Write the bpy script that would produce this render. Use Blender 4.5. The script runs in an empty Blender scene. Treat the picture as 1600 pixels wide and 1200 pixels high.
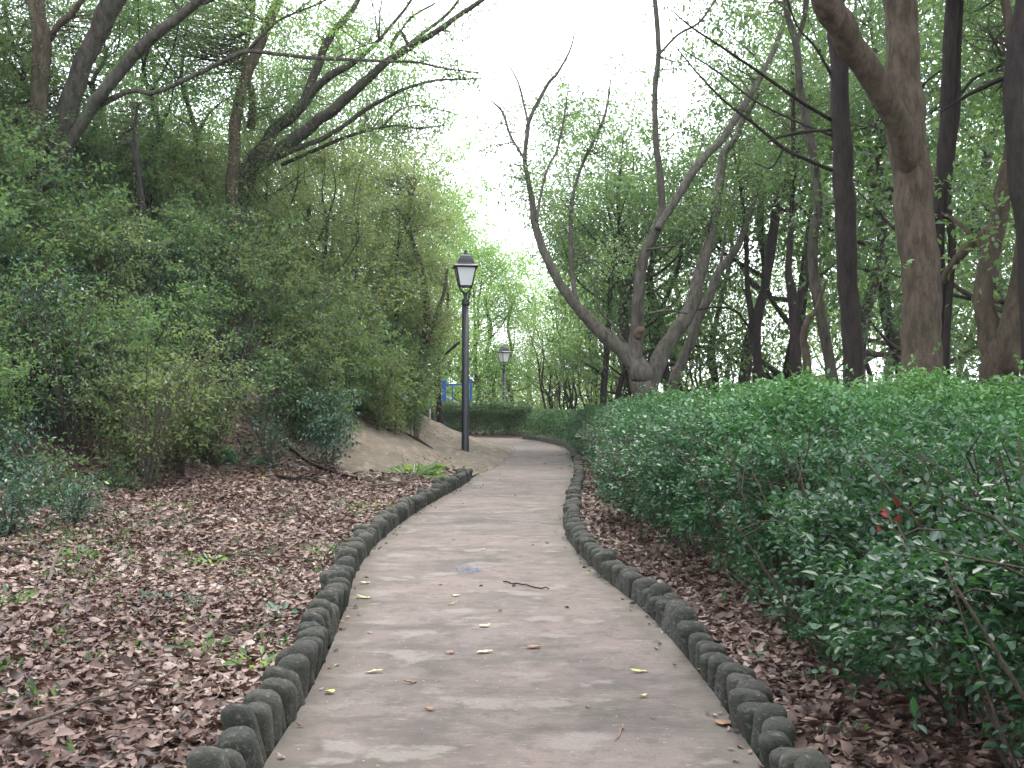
import bpy, math, random
import numpy as np
from mathutils import Vector
R = math.radians
rng = np.random.default_rng(7)
random.seed(7)
sc = bpy.context.scene
COL = sc.collection

# ------------------------------------------------------------------ camera, sky, sun, exposure
F = 1560.0; EYE = 1.5; PITCH = math.atan(25/F)
cam_d = bpy.data.cameras.new('camera'); cam = bpy.data.objects.new('camera', cam_d); COL.objects.link(cam)
cam.location = (0, 0, EYE); cam.rotation_euler = (R(90)+PITCH, 0, 0)
cam_d.sensor_width = 36; cam_d.lens = 36*F/1600; cam_d.clip_end = 2000; cam_d.clip_start = 0.05
sc.camera = cam
SUN_EL, SUN_AZ = R(58), R(20)          # high, ahead of the camera
w = bpy.data.worlds.new('World'); sc.world = w; w.use_nodes = True
nt = w.node_tree; bg = nt.nodes['Background']
sky = nt.nodes.new('ShaderNodeTexSky'); sky.sky_type = 'NISHITA'; sky.sun_disc = False
sky.sun_elevation = SUN_EL; sky.sun_rotation = SUN_AZ
sky.air_density = 1.0; sky.dust_density = 3.0
mixw = nt.nodes.new('ShaderNodeMix'); mixw.data_type = 'RGBA'; mixw.inputs[0].default_value = .72
mixw.inputs[7].default_value = (11.5, 12.0, 12.8, 1)    # bright cloud layer in front of the blue
nt.links.new(sky.outputs[0], mixw.inputs[6]); nt.links.new(mixw.outputs[2], bg.inputs[0])
bg.inputs[1].default_value = 0.15
sun_d = bpy.data.lights.new('sun', 'SUN'); sun = bpy.data.objects.new('sun', sun_d); COL.objects.link(sun)
sun_d.energy = 1.3; sun_d.angle = R(14); sun_d.color = (1, .95, .87)
sun.rotation_euler = Vector((math.sin(SUN_AZ)*math.cos(SUN_EL), math.cos(SUN_AZ)*math.cos(SUN_EL), math.sin(SUN_EL))).to_track_quat('Z', 'Y').to_euler()
sc.view_settings.view_transform = 'Standard'; sc.view_settings.look = 'None'
sc.view_settings.exposure = 1.55; sc.view_settings.gamma = 1
sc.view_settings.use_curve_mapping = False
sc.render.engine = 'CYCLES'
sc.cycles.max_bounces = 8; sc.cycles.transmission_bounces = 6; sc.cycles.diffuse_bounces = 5
sc.cycles.volume_bounces = 0

# ------------------------------------------------------------------ helpers
def P(px, py, Y):
    """pixel of the photograph (1600x1200) at depth Y -> point in the place"""
    u, v = (px-800)/F, -(py-600)/F
    c, s = math.cos(PITCH), math.sin(PITCH)
    d = (u, c - v*s, s + v*c)
    k = Y/d[1]
    return np.array((d[0]*k, Y, EYE + d[2]*k))
def tag(o, label=None, cat=None, group=None, kind=None):
    if label: o['label'] = label
    if cat: o['category'] = cat
    if group: o['group'] = group
    if kind: o['kind'] = kind
    return o
def empty(name, loc=(0, 0, 0), rz=0):
    o = bpy.data.objects.new(name, None); COL.objects.link(o)
    o.location = loc; o.rotation_euler = (0, 0, rz); o.empty_display_size = .2
    return o
def link(name, me, mat=None, parent=None):
    if mat is not None and not me.materials: me.materials.append(mat)
    o = bpy.data.objects.new(name, me); COL.objects.link(o)
    if parent is not None: o.parent = parent
    return o
def copy_tree(o, parent=None):
    c = o.copy(); COL.objects.link(c); c.parent = parent
    for ch in o.children: copy_tree(ch, c)
    return c
def nrm(v): return v/np.maximum(np.linalg.norm(v, axis=-1, keepdims=True), 1e-9)

class MB:
    """collects tubes, boxes and sheets; build() links them as one mesh"""
    def __init__(s): s.v = []; s.f = []; s.n = 0
    def add(s, v, f):
        s.v.append(np.asarray(v, float)); s.f += [tuple(i+s.n for i in q) for q in f]; s.n += len(v)
    def tube(s, pts, rad, seg=8, rough=0, cap=True, seed=0):
        pts = np.asarray(pts, float); rad = np.asarray(rad, float); n = len(pts)
        t = nrm(np.gradient(pts, axis=0)); ref = np.array((0.31, .95, .02)) if abs(t[0][2]) > .5 else np.array((0, 0, 1.))
        a = nrm(np.cross(t, ref)); b = np.cross(t, a)
        th = np.arange(seg)*2*math.pi/seg
        r = rad[:, None]*np.ones((n, seg))
        if rough:
            g = np.random.default_rng(seed+n)
            k = np.sin(th[None]*2+g.uniform(0, 6)+np.arange(n)[:, None]*.35)+.6*np.sin(th[None]*3+g.uniform(0, 6)-np.arange(n)[:, None]*.22)
            r = r*(1+rough*k*.9+rough*g.normal(0, .3, (n, seg)))
        v = pts[:, None]+r[..., None]*(np.cos(th)[None, :, None]*a[:, None]+np.sin(th)[None, :, None]*b[:, None])
        f = [(i*seg+j, i*seg+(j+1) % seg, (i+1)*seg+(j+1) % seg, (i+1)*seg+j) for i in range(n-1) for j in range(seg)]
        if cap: f += [tuple(range((n-1)*seg, n*seg)), tuple(range(seg-1, -1, -1))]
        s.add(v.reshape(-1, 3), f)
    def box(s, c, d, rz=0, top=1.0):
        x, y, z = d[0]/2, d[1]/2, d[2]/2
        v = np.array([(-x, -y, -z), (x, -y, -z), (x, y, -z), (-x, y, -z), (-x*top, -y*top, z), (x*top, -y*top, z), (x*top, y*top, z), (-x*top, y*top, z)])
        cs, sn = math.cos(rz), math.sin(rz)
        v = np.stack([v[:, 0]*cs-v[:, 1]*sn, v[:, 0]*sn+v[:, 1]*cs, v[:, 2]], 1)+np.array(c)
        s.add(v, [(3, 2, 1, 0), (4, 5, 6, 7), (0, 1, 5, 4), (1, 2, 6, 5), (2, 3, 7, 6), (3, 0, 4, 7)])
    def mesh(s, name, smooth=True):
        me = bpy.data.meshes.new(name); me.from_pydata(np.concatenate(s.v).tolist(), [], s.f)
        if smooth: me.polygons.foreach_set('use_smooth', [True]*len(me.polygons))
        me.update(); return me
    def build(s, name, mat, parent=None, smooth=True): return link(name, s.mesh(name, smooth), mat, parent)

def spline(p, k=5):
    """catmull-rom through rows of p"""
    p = np.asarray(p, float)
    q = np.vstack([2*p[0]-p[1], p, 2*p[-1]-p[-2]]); out = []
    for i in range(1, len(q)-2):
        for t in np.arange(k)/k:
            out.append(.5*((2*q[i])+(-q[i-1]+q[i+1])*t+(2*q[i-1]-5*q[i]+4*q[i+1]-q[i+2])*t*t+(-q[i-1]+3*q[i]-3*q[i+1]+q[i+2])*t**3))
    out.append(p[-1]); return np.array(out)

def quads_mesh(name, V, nper, faces, leaf_tone=None):
    """V: N*nper verts; faces: quads of one item"""
    N = len(V)//nper; f = np.array(faces)
    idx = (np.arange(N)[:, None, None]*nper+f[None]).reshape(-1)
    me = bpy.data.meshes.new(name)
    me.vertices.add(len(V)); me.vertices.foreach_set('co', V.astype(np.float32).reshape(-1))
    me.loops.add(len(idx)); me.loops.foreach_set('vertex_index', idx.astype(np.int32))
    nf = N*len(f); me.polygons.add(nf)
    me.polygons.foreach_set('loop_start', (np.arange(nf)*4).astype(np.int32))
    me.polygons.foreach_set('loop_total', np.full(nf, 4, np.int32))
    me.update(calc_edges=True)
    if leaf_tone is not None:
        at = me.attributes.new('leaf_tone', 'FLOAT', 'POINT')
        at.data.foreach_set('value', np.repeat(leaf_tone, nper).astype(np.float32))
    return me

def leaves(name, C, D, N, L, W, g, six=True, curl=.0, leaf_tone=None):
    """leaf blades at C growing along D facing N"""
    n = len(C); D = nrm(D); N = N-D*(N*D).sum(-1, keepdims=True); N = nrm(N); S = np.cross(D, N)
    L = (L*np.ones(n))[:, None]; W = (W*np.ones(n))[:, None]
    if leaf_tone is None: leaf_tone = g.random(n)
    if six:
        fo = W*(.14+.3*curl*g.random((n, 1))); dr = L*(.10+.5*curl*g.normal(0, 1, (n, 1)))
        V = np.stack([C, C+D*L*.3+S*W*.48+N*fo, C+D*L*.68+S*W*.40+N*(fo+dr*.2), C+D*L-N*dr,
                      C+D*L*.68-S*W*.40+N*(fo+dr*.2), C+D*L*.3-S*W*.48+N*fo], 1).reshape(-1, 3)
        return quads_mesh(name, V, 6, [(0, 1, 2, 3), (3, 4, 5, 0)], leaf_tone)
    V = np.stack([C, C+D*L*.45+S*W*.5+N*W*.12, C+D*L-N*L*.08, C+D*L*.45-S*W*.5+N*W*.12], 1).reshape(-1, 3)
    return quads_mesh(name, V, 4, [(0, 1, 2, 3)], leaf_tone)

def dead_leaf_mesh(name, C, D, N, L, W, g, leaf_tone):
    n = len(C); D = nrm(D); N = nrm(N-D*(N*D).sum(-1, keepdims=True)); S = np.cross(D, N)
    tt = np.array([0, .16, .40, .68, .9, 1.]); ww = np.array([.06, .62, 1, .82, .34, .03])
    bend = g.normal(.1, .35, n); cup = g.normal(.15, .28, n); twist = g.normal(0, .25, n); side = g.normal(0, .10, n); V = []
    for t, w_ in zip(tt, ww):
        for e in (-1, 0, 1):
            up = bend*L*(t-.5)**2*1.6+abs(e)*cup*W*.5*w_+e*twist*W*(t-.4)+g.normal(0, .03, n)*W
            V.append(C+D*(L*t)[:, None]+S*((e*.5*w_*W*g.uniform(.82, 1.12, n))+side*L*np.sin(t*3.1))[:, None]+N*up[:, None])
    V = np.stack(V, 1).reshape(-1, 3)
    me = quads_mesh(name, V, 18, [(i*3+j, i*3+j+1, (i+1)*3+j+1, (i+1)*3+j) for i in range(5) for j in (0, 1)], leaf_tone)
    me.polygons.foreach_set('use_smooth', np.ones(len(me.polygons), bool)); return me

def cloud(cen, rad, per, g, flat=.55, up=1.2):
    """leaf bases/axes/normals of sprays round clump centres"""
    cen = np.asarray(cen); k = len(cen); rad = (np.asarray(rad)*np.ones(k))
    o = g.normal(0, .5, (k, per, 3)); tilt = g.normal(0, .35, (k, 1, 2))
    o[..., 2] *= flat; o[..., 2] += (o[..., :2]*tilt).sum(-1)
    C = (cen[:, None]+o*rad[:, None, None]).reshape(-1, 3)
    D = (nrm(o)+g.normal(0, .5, (k, per, 3))).reshape(-1, 3); D[:, 2] -= .25
    N = g.normal(0, .55, (k*per, 3)); N[:, 2] += up
    crnd = np.repeat(g.random(k), per)
    return C, D, N, np.clip(.55*crnd+.45*g.random(k*per), 0, 1)

def vnoise(x, y, s=1.0, seed=0):
    x = np.asarray(x)/s; y = np.asarray(y)/s; xi = np.floor(x).astype(int); yi = np.floor(y).astype(int)
    fx = x-xi; fy = y-yi; fx = fx*fx*(3-2*fx); fy = fy*fy*(3-2*fy)
    def h(a, b):
        n = (a*374761393+b*668265263+seed*144269) & 0x7fffffff
        n = ((n ^ (n >> 13))*1274126177) & 0x7fffffff
        return (n & 0xffff)/65535.
    return (h(xi, yi)*(1-fx)+h(xi+1, yi)*fx)*(1-fy)+(h(xi, yi+1)*(1-fx)+h(xi+1, yi+1)*fx)*fy

# ------------------------------------------------------------------ lie of the land
LE = np.array([(-1.0, -6), (-1.0, 0), (-1.02, 4.07), (-1.06, 5.5), (-1.2, 7.2), (-1.36, 8.8), (-1.4, 10.9), (-1.24, 13.8), (-.85, 17.7),
               (-.7, 20), (-.17, 26), (0, 30.5), (-.35, 34), (-1.4, 36.8), (-4, 38.8), (-9, 40.6)], float)
RE = np.array([(1.0, -6), (1.02, 0), (1.03, 4.07), (1.03, 5.4), (.95, 7.05), (.75, 8.67), (.60, 11.1), (.8, 14.2), (1.08, 17.7),
               (1.3, 20.3), (1.55, 26), (1.66, 31), (1.25, 35), (.37, 38.4), (-2.6, 41.3), (-8.2, 43.6)], float)
LS, RS = spline(LE, 10), spline(RE, 10)
PATH = np.vstack([LS, RS[::-1]])
HILL = np.array([(-60, -12), (-9.5, -12), (-8.4, 0), (-7.4, 6), (-6.2, 11.2), (-3.9, 14.8), (-1.9, 17.8), (-.95, 19.2)]
                + [tuple(p+np.array((-.04, -.02))) for p in LS[92:]] + [(-20, 42.5), (-60, 44)], float)
def pdist(x, y, poly):
    x = np.asarray(x, float).ravel(); y = np.asarray(y, float).ravel()
    d = np.full(len(x), 1e9); ins = np.zeros(len(x), bool); n = len(poly)
    for i in range(n):
        a = poly[i]; b = poly[(i+1) % n]; e = b-a; l = max((e*e).sum(), 1e-12)
        t = np.clip(((x-a[0])*e[0]+(y-a[1])*e[1])/l, 0, 1)
        d = np.minimum(d, (x-a[0]-t*e[0])**2+(y-a[1]-t*e[1])**2)
        if a[1] != b[1]:
            c = ((a[1] > y) != (b[1] > y)) & (x < (b[0]-a[0])*(y-a[1])/(b[1]-a[1])+a[0]); ins ^= c
    return np.sqrt(d), ins
def H(x, y):
    x = np.asarray(x, float); y = np.asarray(y, float); sh = x.shape; x = x.ravel(); y = y.ravel()
    dp, ip = pdist(x, y, PATH); dh, ih = pdist(x, y, HILL); ih = ih & ~ip
    left = x < 0
    nearw = np.clip((20.5-y)/2.5, 0, 1)*left+np.clip((33-y)/2, 0, 1)*(~left)
    z = np.clip((dp-.03)/.1, 0, 1)*(.07+.04*nearw)-.06
    z += np.where(left, .055*np.minimum(dp, 7), .025*np.minimum(dp, 6))*np.clip(dp, 0, 1)
    z += (vnoise(x, y, .8, 3)-.5)*.06*np.clip(dp-.2, 0, 1)+(vnoise(x, y, 3, 4)-.5)*.2*np.clip((dp-1)/3, 0, 1)
    hz = np.where(dh < 2.3, .15*dh**2, .79+.78*(dh-2.3))
    hz = np.where(hz > 5.8, 5.8+(hz-5.8)*.15, hz)
    hz *= 1-.28*np.clip((y-19)/5, 0, 1)*np.clip((x+9)/4, 0, 1)
    hz += (vnoise(x, y, 1.7, 5)-.5)*.5*np.clip((dh-3.2)/3, 0, 1)+(vnoise(x, y, .5, 6)-.5)*.12*np.clip((dh-3)/2, 0, 1)
    z += np.where(ih, hz, 0)
    z = np.where(ip, -.06, z)
    z -= np.where(~ih, np.clip((y-43)*.07, 0, 3.5)*np.clip((x+25)/10, 0, 1), 0)
    z -= np.clip((x-13)*.13, 0, 4)
    return z.reshape(sh)
def Hs(x, y): return float(H(np.array([x]), np.array([y]))[0])

# ------------------------------------------------------------------ materials
def mat(name):
    m = bpy.data.materials.new(name); m.use_nodes = True
    n = m.node_tree; b = n.nodes['Principled BSDF']; return m, n, b
def ramp(n, fac, stops, interp='LINEAR'):
    r = n.nodes.new('ShaderNodeValToRGB'); r.color_ramp.interpolation = interp
    e = r.color_ramp.elements
    while len(e) < len(stops): e.new(.5)
    for i, (p, c) in enumerate(stops): e[i].position = p; e[i].color = (*c, 1)
    n.links.new(fac, r.inputs[0]); return r.outputs[0]
def noise(n, scale, detail=6, rough=.6, vec=None, stretch=None, dist=0):
    t = n.nodes.new('ShaderNodeTexNoise'); t.inputs['Scale'].default_value = scale; t.inputs['Detail'].default_value = detail
    t.inputs['Roughness'].default_value = rough; t.inputs['Distortion'].default_value = dist
    if vec is None:
        tc = n.nodes.new('ShaderNodeTexCoord'); vec = tc.outputs['Object']
    if stretch:
        mp = n.nodes.new('ShaderNodeMapping'); mp.inputs['Scale'].default_value = stretch; n.links.new(vec, mp.inputs[0]); vec = mp.outputs[0]
    n.links.new(vec, t.inputs['Vector']); return t.outputs['Fac']
def mix(n, fac, a, b, mode='MIX'):
    m = n.nodes.new('ShaderNodeMix'); m.data_type = 'RGBA'; m.blend_type = mode
    for s, v in ((m.inputs[0], fac), (m.inputs[6], a), (m.inputs[7], b)):
        if isinstance(v, (int, float)): s.default_value = v
        elif isinstance(v, tuple): s.default_value = (*v, 1)
        else: n.links.new(v, s)
    return m.outputs[2]
def bump(n, b, h, strength=.5, dist=.02):
    k = n.nodes.new('ShaderNodeBump'); k.inputs['Strength'].default_value = strength; k.inputs['Distance'].default_value = dist
    n.links.new(h, k.inputs['Height']); n.links.new(k.outputs[0], b.inputs['Normal'])
def leaf_mat(name, stops, trans=.35, tcol=(.16, .26, .03), rough=.42, spec=.5):
    m, n, b = mat(name); a = n.nodes.new('ShaderNodeAttribute'); a.attribute_name = 'leaf_tone'
    col = ramp(n, a.outputs['Fac'], stops); n.links.new(col, b.inputs['Base Color'])
    b.inputs['Roughness'].default_value = rough; b.inputs['Specular IOR Level'].default_value = spec
    t = n.nodes.new('ShaderNodeBsdfTranslucent'); n.links.new(mix(n, .5, col, tcol), t.inputs[0])
    ms = n.nodes.new('ShaderNodeMixShader'); ms.inputs[0].default_value = trans
    n.links.new(b.outputs[0], ms.inputs[1]); n.links.new(t.outputs[0], ms.inputs[2])
    n.links.new(ms.outputs[0], n.nodes['Material Output'].inputs[0]); return m
M = {}
M['leaf_dark'] = leaf_mat('foliage_dark', [(0, (.018, .040, .026)), (.5, (.036, .084, .040)), (.85, (.075, .145, .065)), (1, (.17, .21, .08))], .44, (.19, .31, .06), .34)
M['leaf_mid'] = leaf_mat('foliage_mid', [(0, (.026, .062, .034)), (.5, (.064, .138, .060)), (1, (.19, .29, .10))], .50, (.26, .40, .09), .34)
M['leaf_light'] = leaf_mat('foliage_light', [(0, (.07, .17, .05)), (.6, (.14, .28, .08)), (1, (.28, .38, .08))], .5, (.32, .48, .08))
M['leaf_olive'] = leaf_mat('foliage_olive', [(0, (.04, .085, .035)), (.5, (.095, .145, .064)), (1, (.25, .27, .11))], .50, (.28, .36, .08))
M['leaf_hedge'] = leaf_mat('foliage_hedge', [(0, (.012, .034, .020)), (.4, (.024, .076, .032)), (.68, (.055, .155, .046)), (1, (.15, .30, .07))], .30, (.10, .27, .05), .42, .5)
M['leaf_blue'] = leaf_mat('foliage_bluish', [(0, (.022, .055, .042)), (.6, (.04, .095, .06)), (1, (.08, .16, .08))], .28, (.08, .18, .05), .35)
M['litter'] = leaf_mat('dead_leaves', [(0, (.020, .013, .011)), (.25, (.060, .030, .025)), (.45, (.105, .058, .044)), (.60, (.15, .095, .074)), (.76, (.215, .155, .128)), (.90, (.30, .245, .205)), (.93, (.19, .075, .03)), (1, (.28, .25, .09))], .08, (.2, .1, .04), .55, .35)
def bark(name, c0, c1, c2, sc_=1.0, moss=0.0):
    m, n, b = mat(name)
    big = noise(n, 2.2*sc_, 5, .6); fine = noise(n, 11*sc_, 8, .75, stretch=(1, 1, .3))
    col = mix(n, big, c0, c1); col = mix(n, ramp(n, fine, [(.42, (0, 0, 0)), (.62, (1, 1, 1))]), col, c2)
    if moss: col = mix(n, ramp(n, noise(n, 1.1, 6, .7), [(.5, (0, 0, 0)), (.72, (moss, moss, moss))]), col, (.07, .10, .05))
    n.links.new(col, b.inputs['Base Color']); b.inputs['Roughness'].default_value = .9; b.inputs['Specular IOR Level'].default_value = .2
    bump(n, b, fine, 1.0, .06); return m
M['bark_brown'] = bark('bark_reddish_brown', (.070, .050, .036), (.036, .026, .019), (.115, .088, .064), 1, .3)
M['bark_dark'] = bark('bark_dark', (.030, .024, .023), (.052, .036, .031), (.017, .014, .014), 1.2, .15)
M['bark_grey'] = bark('bark_grey', (.062, .054, .043), (.11, .098, .080), (.030, .026, .021), 1, .5)
M['bark_pale'] = bark('bark_pale_grey', (.095, .082, .068), (.15, .135, .112), (.05, .043, .036), 1, .5)
M['bark_far'] = bark('bark_grey_brown', (.05, .041, .036), (.085, .07, .06), (.028, .024, .022), .8, .3)
M['twig'] = bark('twig_bark', (.10, .08, .06), (.16, .13, .10), (.06, .05, .04), 6)
M['stick_pale'] = bark('weathered_stick', (.22, .17, .14), (.32, .26, .22), (.14, .11, .09), 8)

def ground_mat():
    m, n, b = mat('forest_soil')
    a = noise(n, .7, 7, .65); f = noise(n, 9, 8, .75); v = n.nodes.new('ShaderNodeTexVoronoi'); v.inputs['Scale'].default_value = 14
    tc = n.nodes.new('ShaderNodeTexCoord'); n.links.new(tc.outputs['Object'], v.inputs['Vector'])
    col = mix(n, a, (.060, .036, .026), (.105, .062, .044))
    lt = ramp(n, v.outputs['Color'], [(0, (.04, .022, .018)), (.35, (.085, .045, .033)), (.7, (.14, .085, .065)), (1, (.21, .155, .125))])
    col = mix(n, .55, col, lt)
    col = mix(n, ramp(n, f, [(.4, (0, 0, 0)), (.65, (.8, .8, .8))]), col, (.055, .035, .027))
    col = mix(n, ramp(n, noise(n, .35, 6, .7), [(.55, (0, 0, 0)), (.7, (.5, .5, .5))]), col, (.07, .10, .04))
    n.links.new(col, b.inputs['Base Color']); b.inputs['Roughness'].default_value = .95
    bump(n, b, f, .8, .04); return m
def path_mat():
    m, n, b = mat('weathered_pink_concrete')
    fine = noise(n, 60, 8, .7); grain = noise(n, 5.5, 8, .75); mid = noise(n, 1.6, 9, .68, dist=.6, stretch=(.7, 1.2, 1)); big = noise(n, .45, 6, .6)
    col = mix(n, ramp(n, mid, [(.40, (0, 0, 0)), (.56, (1, 1, 1))]), (.050, .040, .034), (.122, .095, .084))
    col = mix(n, ramp(n, big, [(.42, (0, 0, 0)), (.62, (.75, .75, .75))]), col, (.150, .110, .096))
    col = mix(n, ramp(n, grain, [(.5, (0, 0, 0)), (.60, (.55, .55, .55))]), col, (.045, .038, .029))
    col = mix(n, ramp(n, noise(n, 1.0, 7, .7, stretch=(1, 1.6, 1)), [(.55, (0, 0, 0)), (.68, (.75, .75, .75))]), col, (.050, .048, .030))
    col = mix(n, ramp(n, noise(n, 2.1, 5, .6, stretch=(1, 1.5, 1)), [(.56, (0, 0, 0)), (.62, (.8, .8, .8))]), col, (.165, .138, .126))
    sp = noise(n, 26, 4, .6, stretch=(.35, 1.3, 1))
    col = mix(n, ramp(n, sp, [(.60, (0, 0, 0)), (.70, (.5, .5, .5))]), col, (.23, .20, .18))
    col = mix(n, ramp(n, fine, [(.3, (.45, .45, .45)), (.55, (0, 0, 0))]), col, (.055, .047, .038))
    # moss creeping in from the edges (attribute: distance to the edge of the slab)
    at = n.nodes.new('ShaderNodeAttribute'); at.attribute_name = 'edge'
    sub = n.nodes.new('ShaderNodeMath'); sub.operation = 'MULTIPLY_ADD'; n.links.new(grain, sub.inputs[0]); sub.inputs[1].default_value = -.22; n.links.new(at.outputs['Fac'], sub.inputs[2])
    col = mix(n, ramp(n, sub.outputs[0], [(0, (.38, .38, .38)), (.10, (0, 0, 0))]), col, (.060, .055, .036))
    v = n.nodes.new('ShaderNodeTexVoronoi'); v.inputs['Scale'].default_value = 22; tcv = n.nodes.new('ShaderNodeTexCoord'); n.links.new(tcv.outputs['Object'], v.inputs['Vector'])
    col = mix(n, ramp(n, v.outputs['Distance'], [(.06, (.75, .75, .75)), (.13, (0, 0, 0))]), col, ramp(n, v.outputs['Color'], [(0, (.03, .025, .02)), (.6, (.09, .07, .05)), (.75, (.34, .30, .25)), (1, (.4, .36, .3))]))
    n.links.new(col, b.inputs['Base Color']); b.inputs['Roughness'].default_value = .85
    rib = noise(n, 30, 5, .7, stretch=(.12, 2, 1)); hb = n.nodes.new('ShaderNodeMath'); hb.operation = 'ADD'; n.links.new(rib, hb.inputs[0]); n.links.new(fine, hb.inputs[1])
    bump(n, b, hb.outputs[0], .5, .008); return m
def slope_mat():
    m, n, b = mat('mossy_cement_render')
    a = noise(n, 1.6, 8, .7, dist=.6); f = noise(n, 5, 8, .75); s = noise(n, 2.2, 7, .7, stretch=(2.2, .5, .5))
    col = mix(n, ramp(n, a, [(.35, (0, 0, 0)), (.65, (1, 1, 1))]), (.078, .066, .042), (.14, .108, .078))
    col = mix(n, ramp(n, s, [(.5, (0, 0, 0)), (.68, (.8, .8, .8))]), col, (.24, .185, .15))
    col = mix(n, ramp(n, f, [(.3, (.7, .7, .7)), (.5, (0, 0, 0))]), col, (.055, .047, .030))
    n.links.new(col, b.inputs['Base Color']); b.inputs['Roughness'].default_value = .9; bump(n, b, f, .9, .06); return m
def stone_mat():
    m, n, b = mat('mossy_cast_concrete')
    f = noise(n, 38, 8, .75); a = noise(n, 6, 6, .65)
    oi = n.nodes.new('ShaderNodeObjectInfo')
    col = mix(n, oi.outputs['Random'], (.030, .031, .026), (.070, .064, .051))
    col = mix(n, ramp(n, a, [(.4, (0, 0, 0)), (.65, (.75, .75, .75))]), col, (.032, .042, .022))
    col = mix(n, ramp(n, f, [(.54, (0, 0, 0)), (.66, (.9, .9, .9))]), col, (.17, .16, .14))
    col = mix(n, ramp(n, f, [(.3, (.9, .9, .9)), (.46, (0, 0, 0))]), col, (.014, .014, .011))
    n.links.new(col, b.inputs['Base Color']); b.inputs['Roughness'].default_value = .95; bump(n, b, f, 1.0, .03); return m
def plain(name, c, rough=.5, metal=0, sc_=20, var=.25, spec=.5):
    m, n, b = mat(name); f = noise(n, sc_, 5, .6)
    col = mix(n, f, tuple(x*(1-var) for x in c), tuple(min(1, x*(1+var)) for x in c)); n.links.new(col, b.inputs['Base Color'])
    b.inputs['Roughness'].default_value = rough; b.inputs['Metallic'].default_value = metal; b.inputs['Specular IOR Level'].default_value = spec
    bump(n, b, f, .12, .005); return m
M['ground'] = ground_mat(); M['path'] = path_mat(); M['slope'] = slope_mat(); M['stone'] = stone_mat()
M['lamp_metal'] = plain('dark_painted_metal', (.009, .010, .016), .5); M['lamp_green'] = plain('dark_green_painted_metal', (.006, .012, .012), .5)
M['lamp_glass'] = plain('milky_lantern_glass', (.62, .64, .66), .25, sc_=4, var=.06)
M['blue'] = plain('blue_paint', (.03, .13, .45), .45, var=.15); M['white'] = plain('white_paint', (.62, .62, .64), .5, var=.1)
M['stain'] = plain('knot_wood', (.085, .050, .034), .9, sc_=12, var=.5)
M['leaf_pale'] = plain('pale_dry_leaf', (.42, .36, .20), .6, sc_=30); M['leaf_yellow'] = plain('yellow_green_leaf', (.34, .36, .11), .5, sc_=30)
M['leaf_brown'] = plain('brown_dry_leaf', (.20, .10, .055), .6, sc_=30); M['leaf_red'] = plain('red_leaf', (.30, .035, .03), .5, sc_=30)
M['fibre'] = plain('grey_blue_fibre', (.20, .23, .30), .7)

# ------------------------------------------------------------------ ground, path, cement slope
def sheet(name, X, Y, Z, m, extra=None):
    nx, ny = X.shape[1], X.shape[0]
    V = np.stack([X, Y, Z], -1).reshape(-1, 3)
    i = np.arange(ny-1)[:, None]*nx+np.arange(nx-1)[None]
    idx = np.stack([i, i+1, i+nx+1, i+nx], -1).reshape(-1)
    me = bpy.data.meshes.new(name); me.vertices.add(len(V)); me.vertices.foreach_set('co', V.astype(np.float32).reshape(-1))
    me.loops.add(len(idx)); me.loops.foreach_set('vertex_index', idx.astype(np.int32)); nf = len(idx)//4
    me.polygons.add(nf); me.polygons.foreach_set('loop_start', (np.arange(nf)*4).astype(np.int32)); me.polygons.foreach_set('loop_total', np.full(nf, 4, np.int32))
    me.polygons.foreach_set('use_smooth', np.ones(nf, bool))
    me.update(calc_edges=True)
    if extra is not None:
        at = me.attributes.new('edge', 'FLOAT', 'POINT'); at.data.foreach_set('value', extra.astype(np.float32).reshape(-1))
    return link(name, me, m)
def axis(a, b, step, lo, hi, n=26):
    core = np.arange(a, b+1e-6, step); o = np.geomspace(step, hi-b, n)+b; u = a-np.geomspace(step, a-lo, n)
    return np.concatenate([u[::-1], core, o])
gx, gy = np.meshgrid(axis(-10, 8, .12, -400, 400), axis(-2, 42, .14, -60, 700))
tag(sheet('ground', gx, gy, H(gx, gy), M['ground']), kind='structure')
kk = np.linspace(0, 1, 13)
px_ = LS[:, None, 0]*(1-kk)+RS[:, None, 0]*kk; py_ = LS[:, None, 1]*(1-kk)+RS[:, None, 1]*kk
ed = np.minimum(kk, 1-kk)[None]*np.ones_like(px_)
# left bare where the slab meets the cement slope
tag(sheet('path', px_, py_, 0*px_+.0, M['path'], ed*2), kind='structure')
# side faces of the slab so it has thickness
foot = np.vstack([[(-2.5, 16.75)], [(-1.9, 17.75)], [(-1.35, 18.55)], [(-.92, 19.6)], LS[95:]+np.array((-.02, 0))]); foot = foot[:47]
tang = nrm(np.gradient(foot, axis=0)); upn = np.stack([-tang[:, 1], tang[:, 0]], 1)
for _ in range(6): upn[1:-1] = nrm(upn[:-2]+upn[1:-1]+upn[2:])
vv = np.concatenate([[-.12, .0], np.linspace(.12, 3.5, 24)])
sx = foot[:, None, 0]+upn[:, None, 0]*vv; sy = foot[:, None, 1]+upn[:, None, 1]*vv
STRIP = np.vstack([np.stack([sx[:, 0], sy[:, 0]], 1), np.stack([sx[::-1, -1], sy[::-1, -1]], 1)])
sz = np.maximum(H(sx, sy)+.07, .004); sz[:, 2:] += (vnoise(sx[:, 2:]*1., sy[:, 2:], .45, 61)-.5)*.09*np.clip(vv[2:]/1.2, 0, 1)+(vnoise(sx[:, 2:]+sy[:, 2:]*.6, sy[:, 2:]*.25, .22, 62)-.5)*.05*np.clip(vv[2:]/1.2, 0, 1); sz[:, 0] = .004; sz[:, 1] = .012
tag(sheet('cement_slope', sx, sy, sz, M['slope']), kind='structure')

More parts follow.
